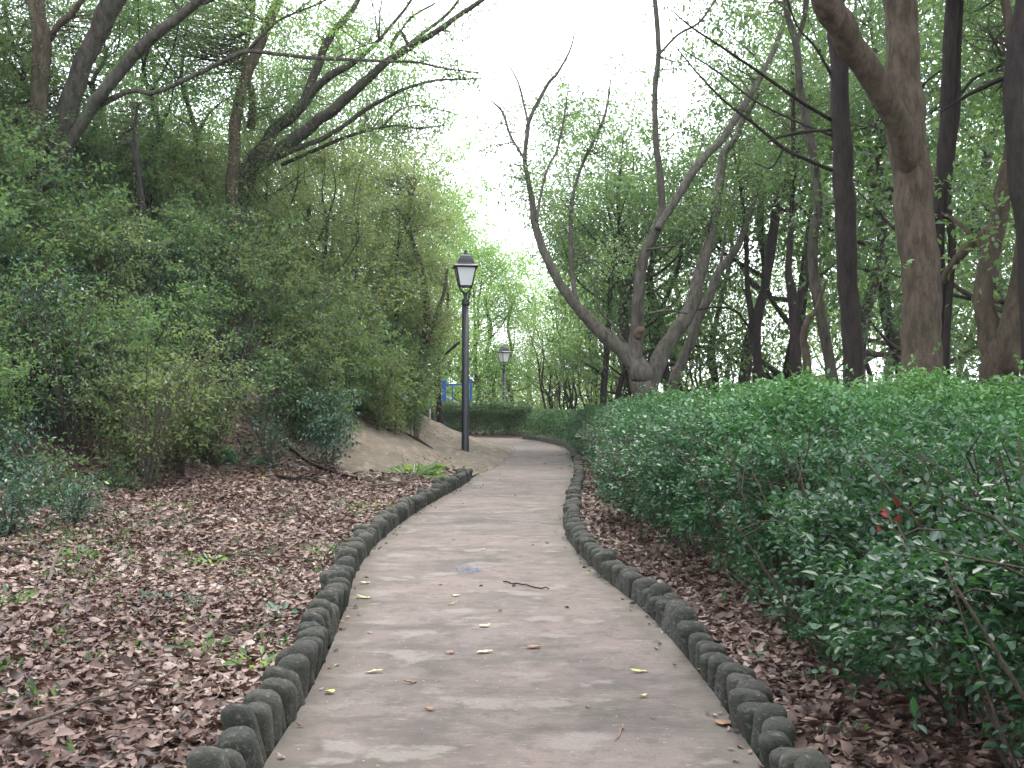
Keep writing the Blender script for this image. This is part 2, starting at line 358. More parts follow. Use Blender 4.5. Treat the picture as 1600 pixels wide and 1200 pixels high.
# ------------------------------------------------------------------ edging stubs
def stub_mesh(seed):
    g = np.random.default_rng(seed); seg = 18; prof = [(.0, 1.0), (.35, .995), (.62, .96), (.84, .90), (.95, .82), (1, .70), (1.0, .4), (1.0, -.35)]
    th = np.arange(seg)*2*math.pi/seg; v = []; f = []
    rad = np.ones(seg)+.05*np.sin(2*th+g.uniform(0, 6))+.03*np.sin(3*th+g.uniform(0, 6))
    sq = (np.abs(np.cos(th))**3+np.abs(np.sin(th))**3)**(-1/3)
    hgt = .215+g.uniform(-.02, .02); lean = g.normal(0, .02, 2)
    for (r, h) in prof[1:]:
        rr = r*rad*sq*.060*(1+g.normal(0, .012, seg))
        z = h*hgt+g.normal(0, .002, seg)
        v.append(np.stack([rr*np.cos(th)*1.0+lean[0]*h, rr*np.sin(th)*1.08+lean[1]*h, z], 1))
    v = np.concatenate(v+[np.array([(lean[0], lean[1], hgt)])]); n = len(prof)-1
    f = [(i*seg+j, (i+1)*seg+j, (i+1)*seg+(j+1) % seg, i*seg+(j+1) % seg) for i in range(n-1) for j in range(seg)]
    f += [(n*seg, j, (j+1) % seg) for j in range(seg)]
    m = MB(); m.add(v, f); return m.mesh('edging_stub')
stubs = [stub_mesh(s) for s in range(6)]
for me in stubs: me.materials.append(M['stone'])
def row(edge, side, y0, y1, label, group, step=.116, small=1.0):
    pts = edge; seg = np.linalg.norm(np.diff(pts, axis=0), axis=1); s = np.concatenate([[0], np.cumsum(seg)])
    q = 0; k = 0
    while q < s[-1]:
        x = np.interp(q, s, pts[:, 0]); y = np.interp(q, s, pts[:, 1])
        x2 = np.interp(q+.1, s, pts[:, 0]); y2 = np.interp(q+.1, s, pts[:, 1])
        if y0 < y < y1:
            t = nrm(np.array((x2-x, y2-y))); nn = np.array((-t[1], t[0]))*side
            o = bpy.data.objects.new('edging_stub', stubs[random.randrange(6)]); COL.objects.link(o)
            off = .078+random.gauss(0, .008)
            o.location = (x+nn[0]*off, y+nn[1]*off, random.gauss(-.008, .017)*small)
            o.rotation_euler = (random.gauss(0, .065), random.gauss(0, .065), math.atan2(t[1], t[0])+random.gauss(0, .1)+(math.pi if random.random() < .5 else 0))
            sz_ = random.uniform(.92, 1.08); o.scale = (sz_, random.uniform(1.05, 1.35), random.uniform(.84, 1.08)*small)
            tag(o, label, 'edging stub', group); k += 1
        q += step*random.uniform(.95, 1.1)
row(LS, 1, 3.0, 19.0, 'mossy grey concrete log stub in the close-set row edging the left side of the path', 'log stubs edging the left of the path')
row(RS, -1, 3.0, 25.5, 'dark mossy concrete log stub in the close-set row edging the right side of the path', 'log stubs edging the right of the path', small=.86)
# low kerb by the far clipped hedge
kb = [p for p in RS if 25.5 < p[1] < 38.7]; m = MB()
for a, b_ in zip(kb[:-1], kb[1:]):
    c = (a+b_)/2; t = b_-a; L_ = np.linalg.norm(t); t = t/L_; nn = np.array((t[1], -t[0]))
    m.box((c[0]+nn[0]*.08, c[1]+nn[1]*.08, .05), (L_*.985, .13, .18), math.atan2(t[1], t[0]), .96)
tag(m.build('kerb', M['stone'], smooth=False), 'low dark mossy kerb under the far clipped hedge at the bend of the path', 'kerb')

# ------------------------------------------------------------------ leaf litter
def dens_keep(x, y, g):
    d = np.maximum(y, 3.4); return g.random(len(x)) < np.clip((6.0/d)**1.15, .06, 1)
def litter(name, n, x0, x1, y0, y1, okf, g, label):
    x = g.uniform(x0, x1, n); y = g.uniform(y0, y1, n)
    k = dens_keep(x, y, g) & okf(x, y); x, y = x[k], y[k]; n = len(x)
    z = H(x, y)+g.uniform(.002, .035, n)
    d_, i_ = pdist(x, y, STRIP); z = z+np.where(i_, .07, 0)
    C = np.stack([x, y, z], 1); a = g.uniform(0, 2*math.pi, n); D = np.stack([np.cos(a), np.sin(a), g.normal(.02, .22, n)], 1)
    N = g.normal(0, .34, (n, 3)); N[:, 2] += 1; N *= np.where(g.random(n) < .3, -1, 1)[:, None]
    L = g.uniform(.04, .095, n)*np.clip((y/7)**.35, 1, 1.5); W = L*g.uniform(.36, .62, n)
    cl = vnoise(x, y, 1.3, 9); r = np.clip(g.random(n)*.72+.34*(cl-.15), 0, 1)
    me = dead_leaf_mesh(name, C, D, N, L, W, g, r)
    return tag(link(name, me, M['litter']), label, 'dead leaves', kind='stuff')
g = np.random.default_rng(21)
def okL(x, y):
    dp, ip = pdist(x, y, PATH); dh, ih = pdist(x, y, HILL)
    d_, i_ = pdist(x, y, STRIP); con = (i_ & (d_ > .15+.5*vnoise(x, y, .5, 77))) | (y > 20)
    thin = np.where(ih, g.random(len(x)) < np.clip(.9-dh*.12, .25, 1), g.random(len(x)) < .6+.6*vnoise(x, y, 1.1, 12))
    return (~ip) & (dp > .2) & (x < 0) & thin & ~con & (np.abs(x) < .60*y+1.5)
litter('leaf_litter', 210000, -11, -1, 3.0, 21, okL, g, 'thick reddish brown dead leaves covering the bank left of the path')
def okR(x, y):
    dp, ip = pdist(x, y, PATH); return (~ip) & (dp > .18) & (x > 0) & (dp < 3.5)
litter('leaf_litter', 110000, .6, 5.5, 3.0, 26, okR, g, 'dark brown dead leaves between the right edging and the hedge stems')
def okS(x, y):
    dp, ip = pdist(x, y, PATH); dh, ih = pdist(x, y, HILL)
    e = np.where(dp < 0, 0, dp)
    return (ip & (pdist(x, y, PATH)[0] < .10) & (g.random(len(x)) < .45)) | (ip & (g.random(len(x)) < .012)) | (ih & (y > 18.4) & (y < 36) & (x > -5) & (g.random(len(x)) < .7))
x = g.uniform(-5, 2, 26000); y = g.uniform(3, 36, 26000); k = okS(x, y); x, y = x[k], y[k]; n = len(x)
z = np.maximum(H(x, y)+.045, .008); a = g.uniform(0, 6.28, n)
me = leaves('leaf_scatter', np.stack([x, y, z], 1), np.stack([np.cos(a), np.sin(a), 0*a], 1), g.normal(0, .2, (n, 3))+(0, 0, 1), g.uniform(.02, .06, n), g.uniform(.012, .03, n), g, True, .5)
tag(link('leaf_scatter', me, M['litter']), 'thin scatter of small dry leaves and crumbs along the path edges and cement slope', 'dead leaves', kind='stuff')

# low green ground cover on the bank
def cover(name, spots, per, ll, m, label, g):
    C = []; D = []
    for (px, py, rx, n) in spots:
        for _ in range(int(n*(1.0 if py < 880 and px < 350 else .55))):
            qx = px+g.normal(0, rx); qy = py+g.normal(0, rx*.35); Y = 1.42*F/max(qy-625, 40)
            p = P(qx, qy, Y); zz = Hs(p[0], p[1])
            Y = (1.5-zz)*F/max(qy-625, 40); p = P(qx, qy, Y); zz = Hs(p[0], p[1])
            if pdist([p[0]], [p[1]], PATH)[1][0]: continue
            for _ in range(per):
                a = g.uniform(0, 6.28); C.append((p[0]+g.normal(0, .05), p[1]+g.normal(0, .05), zz+g.uniform(.0, .03))); D.append((math.cos(a), math.sin(a), g.uniform(.3, 2)))
    C = np.array(C); D = np.array(D); n = len(C); N = g.normal(0, .5, (n, 3)); N[:, 2] += .8
    return tag(link(name, leaves(name, C, D, N, g.uniform(.6, 1.3, n)*ll, g.uniform(.2, .5, n)*ll, g, True, .2), m), label, 'ground cover', kind='stuff')
g = np.random.default_rng(5)
cover('ground_cover', [(120, 790, 90, 80), (60, 830, 60, 60), (250, 800, 60, 40), (110, 870, 40, 40), (320, 870, 45, 35), (510, 860, 30, 30), (560, 790, 40, 50), (610, 745, 25, 30),
                       (470, 790, 50, 30), (15, 940, 25, 15), (400, 940, 60, 14), (300, 1010, 90, 12), (480, 900, 60, 25), (210, 940, 90, 20), (420, 1010, 40, 14), (130, 1080, 90, 8), (380, 760, 60, 40), (1060, 850, 60, 14), (1180, 900, 60, 14), (1300, 1000, 60, 10), (1330, 1090, 60, 8)],
      9, .045, M['leaf_dark'], 'low green weeds and seedlings coming up through the dead leaves', g)

# ------------------------------------------------------------------ trees traced from the photograph
def limb3(pts, Y, dy=0, g=None):
    """pts: (px, py, width px) -> points and radii; dy: how far the tip leans away in depth"""
    n = len(pts); out = []
    for i, (a, b, w_) in enumerate(pts):
        t = i/max(n-1, 1); yy = Y+dy*t; p = P(a, b, yy); out.append((*p, w_/2*yy/F))
    s = spline(out, 5)
    if g is not None:
        j = g.normal(0, 1, (len(s), 3)); j = (j+np.roll(j, 1, 0)+np.roll(j, -1, 0))/3; j[0] = 0
        s[:, :3] += j*s[:, 3:4]*.12
    return s[:, :3], np.maximum(s[:, 3], .004)
def add_crown(root, limbs, blobs, ll, m, g, per=22, six=False, twigm='twig', cr=(.16, .42), twigs=True, wr=.42, name='crown'):
    """blobs: (centre, radius xyz, clumps) - sprays of leaves on twigs that start on the nearest limb"""
    A = np.concatenate([l[0] for l in limbs]); cen = []
    tw = MB()
    for (c, r, n) in blobs:
        o = nrm(g.normal(0, 1, (n, 3)))*(g.random((n, 1))**.45); q = np.array(c)+o*np.array(r); cen.append(q)
        if twigs:
            for k in q[::3]:
                d = np.linalg.norm(A-k, axis=1)+np.maximum(0, A[:, 2]-k[2])*.6; i = np.argsort(d)[g.integers(0, 4)]; a = A[i]
                if np.linalg.norm(a-k) > 3.4: continue
                mid = (a+k)/2+g.normal(0, .12, 3)*np.linalg.norm(a-k); s = spline([a, mid, k], 3)
                tw.tube(s, np.linspace(.011, .004, len(s))*(1+np.linalg.norm(a-k)*.25), 4, cap=False)
    cen = np.concatenate(cen); C, D, N, rn = cloud(cen, g.uniform(cr[0], cr[1], len(cen)), per, g)
    L = g.uniform(.7, 1.25, len(C))*ll
    o = link(name, leaves(name, C, D, N, L, L*wr, g, six, .25, rn), m, root)
    if tw.n: tw.build('twigs', M[twigm], o)
    return o
def traced(name, label, cat, limbs, Y, barkm, base=None, seed=0, blobs=(), ll=.07, leafm='leaf_mid', group=None, flare=1.5, per=22, six=False, cr=(.16, .42), seg=12):
    """limbs: list of (pts, depth offset at the start, lean); the first is the stem and is carried down to the ground"""
    g = np.random.default_rng(seed+100); L3 = []; m = MB()
    for i, (pts, d0, dy) in enumerate(limbs):
        p, r = limb3(pts, Y+d0, dy, g)
        if i == 0 or (base and i in base):
            b = p[0]; gz = Hs(b[0], b[1])-.15
            if b[2] > gz+.1:
                k = max(3, int((b[2]-gz)/.25)); t = np.linspace(0, 1, k, endpoint=False)
                ext = np.stack([np.full(k, b[0]), np.full(k, b[1]), gz+(b[2]-gz)*t], 1)
                er = r[0]*(1+(flare-1)*(1-t)**2.5); p = np.vstack([ext, p]); r = np.concatenate([er, r])
        L3.append((p, r)); m.tube(p, r, seg if r[0] > .05 else 7, (.028 if r[0] < .15 else .018) if r[0] > .04 else 0, seed=seed+i)
    loc = L3[0][0][0]; root = empty(name, loc); tag(root, label, cat, group)
    o = m.build('trunk', M[barkm], root); o.location = -Vector(loc)
    if blobs:
        B = []
        for (a, b, dY, rp, n, *fl) in blobs:
            yy = Y+dY; rr = rp*yy/F; f_ = fl[0] if fl else .7
            B.append((P(a, b, yy), (rr, rr*1.1, rr*f_), int(n*1.7)))
        c = add_crown(root, L3, B, ll, M[leafm], g, per, six, cr=cr); c.location = -Vector(loc)
    return root, L3

# -- right side
traced('tree', 'thick reddish brown trunk behind the hedge that forks into two heavy limbs', 'tree',
       [([(1443, 640, 66), (1442, 590, 62), (1440, 510, 59), (1438, 433, 58), (1432, 370, 58), (1427, 300, 58), (1420, 240, 58), (1415, 185, 60), (1413, 130, 52), (1411, 60, 49), (1405, 0, 50), (1398, -80, 46), (1402, -220, 40), (1395, -420, 28), (1380, -620, 12)], 0, .4),
        ([(1428, 300, 16), (1418, 245, 34), (1400, 188, 40), (1370, 130, 42), (1340, 85, 42), (1318, 50, 44), (1295, 5, 46), (1265, -60, 44), (1200, -190, 36), (1120, -330, 26), (1060, -500, 12)], .14, -1.64),
        ([(1402, -90, 22), (1470, -200, 20), (1560, -320, 14), (1640, -480, 6)], 0, -1), ([(1200, -190, 20), (1250, -330, 14), (1290, -500, 6)], -.9, 1)],
       11, 'bark_brown', seed=1, blobs=[(1400, -520, 0, 260, 120), (1180, -480, -1, 260, 130), (1620, -420, -1, 220, 90), (1060, -330, -1.5, 120, 30), (1300, -250, 1, 160, 40)], ll=.085)
traced('tree', 'straight dark slender trunk with bare thin branches, left of the thick forked trunk', 'tree',
       [([(1332, 640, 33), (1332, 590, 31), (1330, 500, 30), (1327, 433, 31), (1322, 340, 33), (1318, 280, 31), (1315, 200, 30), (1312, 120, 28), (1308, 50, 28), (1305, -20, 26), (1300, -150, 24), (1296, -350, 14), (1290, -500, 7)], 0, 0),
        ([(1300, 188, 6), (1250, 158, 6), (1190, 115, 5), (1130, 75, 4), (1080, 42, 3), (1048, 15, 2)], 0, -1.5),
        ([(1299, 212, 4), (1245, 190, 4), (1180, 158, 3), (1125, 115, 3), (1065, 76, 2)], 0, 1.2),
        ([(1300, 266, 6), (1262, 250, 6), (1225, 232, 6), (1180, 195, 5), (1135, 160, 4), (1095, 120, 3), (1055, 72, 2)], 0, -1),
        ([(1300, 203, 5), (1265, 205, 6), (1225, 212, 5), (1200, 222, 3)], 0, .5), ([(1180, 195, 3), (1160, 172, 2), (1115, 172, 1.5)], -.4, .3),
        ([(1300, 120, 5), (1275, 75, 4), (1245, 40, 3), (1225, -20, 3)], 0, -.5), ([(1225, 232, 3), (1205, 262, 3), (1180, 255, 2)], -.4, .3)],
       15, 'bark_dark', seed=2, blobs=[(1300, -380, 0, 220, 110), (1280, -180, .5, 150, 50)], ll=.08, leafm='leaf_dark')
traced('tree', 'dark twin-stemmed trunk rising close behind the right side of the thick forked trunk', 'tree',
       [([(1474, 640, 24), (1470, 520, 23), (1464, 430, 23), (1466, 340, 22), (1472, 270, 22), (1478, 200, 22), (1483, 120, 21), (1486, 40, 21), (1490, -60, 20), (1492, -250, 14), (1500, -420, 6)], 0, 0),
        ([(1474, 620, 12), (1482, 480, 12), (1488, 380, 12), (1480, 300, 12), (1494, 180, 13), (1496, 60, 13), (1505, -80, 11), (1530, -300, 6)], -.12, .2),
        ([(1492, 160, 6), (1520, 125, 5), (1560, 105, 4), (1600, 80, 3)], 0, .6), ([(1485, 100, 4), (1445, 130, 3), (1440, 150, 2)], 0, .6)],
       13, 'bark_dark', seed=3, blobs=[(1500, -260, 0, 210, 100), (1540, 50, 1.5, 80, 40), (1560, -80, 1, 130, 60)], ll=.07, leafm='leaf_dark')
traced('tree', 'brown V-shaped tree at the right edge whose two thick stems split low behind the hedge', 'tree',
       [([(1562, 645, 60), (1561, 590, 54), (1555, 545, 48), (1543, 495, 34), (1536, 455, 30), (1545, 400, 29), (1560, 340, 27), (1570, 285, 24), (1578, 235, 22), (1585, 160, 18), (1580, 60, 15), (1560, -60, 12), (1530, -200, 6)], 0, .6),
        ([(1570, 585, 40), (1582, 520, 42), (1598, 440, 38), (1612, 330, 34), (1618, 200, 30), (1625, 60, 26), (1640, -100, 20), (1660, -300, 10)], 0, -.5),
        ([(1560, 348, 16), (1530, 372, 15), (1500, 400, 14), (1480, 425, 12), (1467, 450, 10)], .4, .6), ([(1545, 400, 8), (1500, 350, 6), (1465, 330, 3)], .2, .8)],
       12, 'bark_brown', seed=4, blobs=[(1600, -200, 0, 200, 110), (1560, -60, 1, 110, 50), (1590, 120, 2, 60, 30)], ll=.075)
traced('tree', 'dark leaning trunk running up the top right corner of the picture', 'tree',
       [([(1615, 640, 36), (1612, 480, 34), (1606, 380, 30), (1592, 290, 30), (1586, 210, 30), (1584, 130, 30), (1592, 60, 30), (1604, -10, 28), (1620, -140, 22), (1640, -300, 10)], 0, 0),
        ([(1580, 118, 9), (1545, 132, 8), (1510, 150, 6), (1470, 175, 3)], 0, .8)],
       10, 'bark_dark', seed=5, blobs=[(1640, -260, 0, 220, 80)], ll=.08, leafm='leaf_dark')
traced('tree', 'slender crooked grey-brown trunk forking near the top, just left of the straight dark trunk', 'tree',
       [([(1308, 640, 20), (1302, 600, 18), (1290, 530, 17), (1278, 470, 17), (1270, 410, 15), (1270, 370, 16), (1277, 325, 14), (1276, 275, 13), (1264, 210, 13), (1252, 150, 12), (1246, 90, 11), (1242, 62, 11), (1230, 20, 9), (1222, -60, 8), (1215, -200, 4)], 0, 0),
        ([(1244, 68, 8), (1256, 30, 8), (1262, -20, 8), (1275, -120, 6), (1290, -240, 3)], 0, .5)],
       17, 'bark_grey', seed=6, blobs=[(1240, -140, 0, 150, 80), (1215, 20, .6, 70, 30)], ll=.075)
traced('small_tree', 'thin bent reddish stem at the foot of the slender crooked trunk', 'tree',
       [([(1266, 640, 14), (1260, 560, 13), (1255, 525, 11), (1264, 498, 10), (1275, 485, 8), (1290, 440, 5)], 0, 0)], 16.4, 'bark_brown', seed=7)
traced('tree', 'dark upright trunk with a short fork, in the gap left of the bent reddish stem', 'tree',
       [([(1241, 640, 19), (1243, 560, 18), (1241, 500, 17), (1236, 450, 15), (1232, 420, 11), (1238, 330, 9), (1240, 230, 8), (1238, 100, 5)], 0, 0),
        ([(1243, 500, 12), (1252, 462, 11), (1262, 430, 8), (1262, 380, 5), (1280, 300, 3)], 0, .6)],
       20, 'bark_dark', seed=8, blobs=[(1240, 270, 0, 90, 70), (1255, 140, 0, 90, 60)], ll=.08)
traced('tree', 'thin dark Y-shaped tree standing between the spreading tree and the slender crooked trunk', 'tree',
       [([(1182, 640, 15), (1184, 570, 14), (1182, 525, 13), (1190, 470, 14), (1200, 420, 14), (1207, 375, 15), (1213, 330, 14), (1224, 290, 14), (1240, 252, 13), (1252, 225, 9), (1270, 120, 6)], 0, 0),
        ([(1182, 530, 10), (1172, 480, 9), (1167, 430, 8), (1166, 370, 7), (1158, 300, 5), (1140, 200, 3)], 0, .5),
        ([(1180, 524, 5), (1162, 500, 4), (1148, 485, 4), (1120, 480, 3), (1090, 484, 3)], 0, -.5), ([(1215, 325, 6), (1240, 330, 5), (1262, 300, 4)], 0, .5)],
       22, 'bark_dark', seed=9, blobs=[(1180, 250, 0, 100, 80), (1260, 180, 0, 90, 60), (1140, 340, .5, 50, 25)], ll=.085)
root, _ = traced('tree', 'large spreading tree beyond the hedge with four limbs fanning out from one short trunk', 'tree',
       [([(1012, 640, 46), (1007, 610, 41), (1000, 585, 38), (985, 560, 27), (960, 538, 24), (925, 505, 20), (900, 478, 16), (878, 448, 15), (860, 415, 14), (848, 388, 13), (836, 350, 12), (832, 320, 10), (824, 275, 8), (820, 250, 7), (823, 215, 7), (828, 185, 6), (843, 155, 6), (858, 128, 5), (870, 115, 4), (890, 80, 3), (898, 50, 2)], 0, -.5),
        ([(1000, 600, 31), (993, 560, 25), (996, 520, 22), (996, 480, 19), (999, 440, 18), (1006, 400, 17), (1018, 372, 17), (1028, 352, 18), (1034, 330, 12), (1033, 290, 11), (1026, 235, 10), (1023, 180, 9), (1024, 130, 9), (1029, 80, 8), (1026, 30, 8), (1022, -30, 7), (1030, -160, 4)], 0, -1.2),
        ([(1028, 358, 11), (1040, 335, 13), (1062, 305, 13), (1085, 265, 13), (1105, 240, 13), (1122, 225, 12), (1140, 200, 11), (1168, 155, 11), (1195, 108, 10), (1215, 65, 9), (1230, 20, 8), (1250, -60, 5)], -1, 1),
        ([(1012, 605, 32), (1030, 560, 27), (1052, 525, 23), (1075, 490, 23), (1086, 462, 22), (1092, 430, 20), (1102, 400, 18), (1112, 365, 16), (1120, 320, 14), (1126, 270, 13), (1130, 240, 13), (1150, 215, 10), (1165, 180, 8), (1200, 130, 5)], .2, 1.5),
        ([(822, 252, 5), (808, 230, 4), (796, 208, 4), (785, 175, 4), (765, 155, 2)], -.45, .4), ([(838, 345, 5), (846, 300, 4), (856, 262, 4), (870, 235, 4), (882, 180, 3), (890, 120, 1.5)], -.4, .8),
        ([(826, 195, 4), (820, 170, 4), (810, 130, 3), (790, 92, 1.5)], -.45, .6), ([(1030, 85, 4), (1058, 55, 4), (1092, 35, 4), (1118, 0, 3), (1140, -40, 2)], -1.1, -.4),
        ([(985, 548, 6), (972, 530, 5), (955, 505, 4), (935, 480, 3), (925, 430, 2)], -.1, -.4), ([(902, 478, 10), (898, 455, 8), (893, 420, 8), (892, 360, 7), (895, 310, 6), (905, 270, 5), (925, 225, 5), (945, 180, 4), (955, 120, 2)], 0, .8),
        ([(1010, 390, 4), (1045, 385, 3), (1075, 378, 2)], -.5, -.6), ([(1012, 490, 4), (1045, 485, 4), (1075, 490, 3)], -.3, .3)],
       20, 'bark_pale', seed=10, blobs=[(1060, -120, -1, 130, 60), (1240, -60, 0, 130, 60), (1190, 120, 1, 70, 40), (1110, 90, -.5, 60, 26), (930, 230, .5, 50, 22), (835, 280, 0, 60, 22, .9), (790, 215, 0, 50, 12), (800, 150, 0, 35, 6), (868, 120, 0, 40, 7), (905, 190, .5, 45, 14), (885, 330, .5, 55, 18), (950, 400, .6, 60, 26), (780, 290, 0, 40, 8), (1090, 330, .8, 60, 30)], ll=.075, seg=14)
m = MB(); c = P(998, 520, 19.76); g = np.random.default_rng(3)
th = np.linspace(0, 2*math.pi, 13)[:-1]
m.tube([c+np.array((0, -.02, .0)), c+np.array((0, -.09, 0)), c+np.array((0, -.115, -.0)), c+np.array((0, -.12, -.01))], [.125, .11, .075, .02], 12, .2)
o = m.build('knot', M['stain'], root); o.location = -root.location; tag(o, 'orange brown knot scar')
traced('tree', 'slim grey tree leaning right beside the trunk of the large spreading tree', 'tree',
       [([(1047, 645, 19), (1052, 600, 17), (1066, 565, 16), (1078, 535, 16), (1092, 495, 15), (1108, 462, 14), (1120, 432, 13), (1138, 405, 12), (1155, 382, 11), (1166, 350, 9), (1180, 310, 8), (1195, 270, 7), (1215, 235, 6), (1240, 210, 5), (1290, 208, 4)], 0, 1),
        ([(1120, 440, 6), (1128, 400, 5), (1135, 350, 4), (1150, 310, 3)], .6, .3)],
       21.5, 'bark_pale', seed=11, blobs=[(1190, 270, 1, 60, 30), (1140, 330, 1, 40, 18)], ll=.08)

# -- trees on the bank, top left
traced('tree', 'grey trunk at the far left with a stub where its short right branch leaves', 'tree',
       [([(57, 300, 29), (58, 240, 28), (60, 180, 27), (62, 120, 27), (66, 75, 30), (62, 40, 26), (54, 0, 24), (40, -60, 22), (30, -200, 14), (20, -320, 6)], 0, -.5),
        ([(76, 62, 10), (92, 40, 10), (112, 22, 10), (128, 0, 9), (160, -60, 8), (210, -140, 4)], -.05, -.8), ([(72, 58, 11), (80, 60, 8), (84, 58, 5)], -.1, -.1)],
       19.5, 'bark_brown', seed=12, blobs=[(20, -180, -.5, 220, 120), (180, -160, -1, 160, 80), (20, 30, .8, 90, 60), (150, 30, 1, 60, 30)], ll=.075, leafm='leaf_dark')
traced('tree', 'broad trunk leaning right, between the far left trunk and the long low limb', 'tree',
       [([(80, 300, 38), (88, 240, 34), (100, 190, 33), (112, 150, 32), (128, 105, 30), (144, 70, 29), (160, 35, 31), (180, -5, 34), (215, -70, 28), (270, -170, 20), (330, -300, 8)], 0, -1),
        ([(180, -10, 16), (170, -90, 14), (150, -200, 6)], -.4, -.5)],
       20, 'bark_grey', seed=13, blobs=[(280, -200, -1, 230, 120), (110, -220, -1, 160, 70)], ll=.075, leafm='leaf_dark')
traced('tree', 'tree on the bank with a long low limb arching right across the gap', 'tree',
       [([(86, 290, 16), (100, 245, 17), (118, 210, 18), (142, 170, 20), (165, 140, 19), (195, 102, 19), (215, 80, 20), (245, 52, 17), (275, 30, 15), (305, 5, 15), (345, -30, 13), (420, -110, 10), (500, -220, 5)], 0, -1.5),
        ([(156, 164, 9), (180, 152, 8), (207, 142, 8), (240, 145, 7), (285, 127, 7), (340, 100, 7), (385, 81, 7), (430, 84, 6), (490, 91, 6), (550, 93, 5), (600, 96, 4), (650, 97, 4), (690, 106, 3), (750, 114, 2)], -.3, -1.2),
        ([(385, 81, 5), (410, 55, 5), (440, 30, 4), (500, 5, 3)], -.8, -.6), ([(520, 93, 3), (560, 75, 2), (600, 60, 1.5)], -1, -.4), ([(305, 5, 8), (330, 0, 7), (370, -25, 5)], -1, -.5)],
       19.2, 'bark_grey', seed=14, blobs=[(430, 30, -1, 55, 16), (560, 60, -1, 60, 10, .3), (660, 95, -1, 60, 8, .3), (480, -150, -2, 180, 70), (300, -120, -1.5, 150, 60), (490, 20, -1, 60, 12, .4)], ll=.075, leafm='leaf_light')
traced('small_tree', 'thin dark stem standing alone among the shrubs below the long low limb', 'tree',
       [([(222, 320, 10), (219, 290, 9), (214, 255, 8), (208, 232, 7), (196, 215, 5)], 0, 0), ([(214, 260, 6), (213, 225, 6), (210, 200, 5), (216, 160, 4)], 0, .2)],
       19, 'bark_dark', seed=15, blobs=[(215, 160, .5, 60, 30), (180, 200, .5, 50, 24)], ll=.06)
traced('tree', 'tall brown trunk half hidden in leaves behind the low limb at the upper left', 'tree',
       [([(362, 300, 20), (366, 240, 19), (368, 190, 18), (378, 140, 17), (392, 100, 17), (410, 60, 17), (425, 25, 16), (440, -20, 14), (470, -140, 7)], 0, 0), ([(392, 200, 14), (395, 150, 12), (380, 100, 10), (392, 40, 9), (398, -20, 7)], .5, .2)],
       22.5, 'bark_brown', seed=16, blobs=[(300, 60, .5, 120, 110), (370, 20, 0, 100, 60), (400, 160, .4, 90, 60), (240, 0, 0, 130, 80), (450, -90, 0, 130, 50)], ll=.08, leafm='leaf_mid')
traced('tree', 'many-limbed tree on the bank with long bare arms sweeping up right towards the sky', 'tree',
       [([(365, 340, 34), (385, 275, 30), (405, 240, 24), (428, 205, 18), (455, 182, 18), (476, 158, 18), (485, 130, 14), (498, 100, 13), (508, 72, 12), (525, 45, 11), (550, 15, 9), (580, -40, 6)], 0, -1),
        ([(476, 158, 14), (495, 138, 13), (520, 115, 12), (545, 103, 10), (580, 75, 7), (620, 30, 5), (650, -10, 3)], -.4, -1),
        ([(400, 262, 20), (440, 232, 20), (468, 212, 20), (495, 190, 18), (520, 172, 17), (548, 148, 16), (575, 122, 14), (605, 96, 12), (640, 75, 10), (680, 50, 9), (720, 22, 8), (760, -5, 7), (820, -50, 4)], -.2, -2.5),
        ([(640, 75, 6), (625, 50, 6), (610, 75, 4), (640, 30, 4), (680, 5, 3)], -1.5, -.5), ([(600, 98, 7), (650, 60, 6), (700, 20, 5), (730, -20, 4)], -1.4, -.4),
        ([(430, 248, 9), (462, 232, 9), (500, 218, 8), (535, 198, 7), (570, 172, 7), (600, 155, 6), (635, 138, 5), (680, 126, 4), (720, 124, 3), (752, 123, 2)], -.3, -2),
        ([(440, 258, 6), (480, 240, 6), (530, 218, 6), (580, 202, 5), (620, 196, 4), (650, 200, 3), (695, 196, 2)], 0, -1.5), ([(598, 198, 4), (620, 175, 3), (650, 165, 2), (700, 175, 2), (720, 182, 1)], -1, -.5)],
       23.5, 'bark_grey', seed=17, blobs=[(470, 120, .5, 70, 44), (560, 190, 0, 60, 26), (640, 150, -1.5, 50, 12, .4), (540, 40, -1, 70, 26), (600, 60, -1.5, 80, 22, .5), (690, 110, -2, 70, 16, .35), (660, 30, -2, 60, 8, .4), (440, 180, 0, 70, 40), (620, 215, -1, 60, 18, .4), (560, -40, -1, 120, 30), (740, 5, -2, 50, 8, .4), (520, 75, 0, 60, 26), (700, 60, -2, 60, 12, .5), (620, 110, -1, 70, 26, .5), (730, 110, -2, 50, 10, .4), (660, 190, -1.5, 60, 22, .5), (600, 160, 0, 60, 26)], ll=.085, leafm='leaf_mid')
traced('tree', 'leaning reddish trunk showing under the leaves left of the near lamp post', 'tree',
       [([(632, 640, 20), (645, 600, 18), (655, 570, 16), (664, 540, 15), (668, 500, 12), (660, 430, 9), (640, 350, 6), (650, 280, 3)], 0, 0), ([(664, 540, 8), (690, 470, 6), (700, 420, 4)], 0, .3)],
       27, 'bark_brown', seed=18, blobs=[(640, 330, 0, 70, 70), (610, 420, 0, 80, 70), (660, 420, 0, 40, 30), (600, 280, .5, 80, 60), (650, 500, 0, 40, 20)], ll=.09, leafm='leaf_olive')
traced('tree', 'dark thin tree standing in front of the blue frame', 'tree',
       [([(690, 690, 11), (686, 640, 10), (683, 590, 10), (684, 555, 9), (690, 520, 7), (700, 480, 5), (695, 420, 3)], 0, 0), ([(684, 570, 6), (700, 550, 5), (718, 535, 4)], 0, .3)],
       36, 'bark_dark', seed=19, blobs=[(700, 440, 0, 50, 40), (720, 520, .5, 25, 12)], ll=.1, leafm='leaf_light')

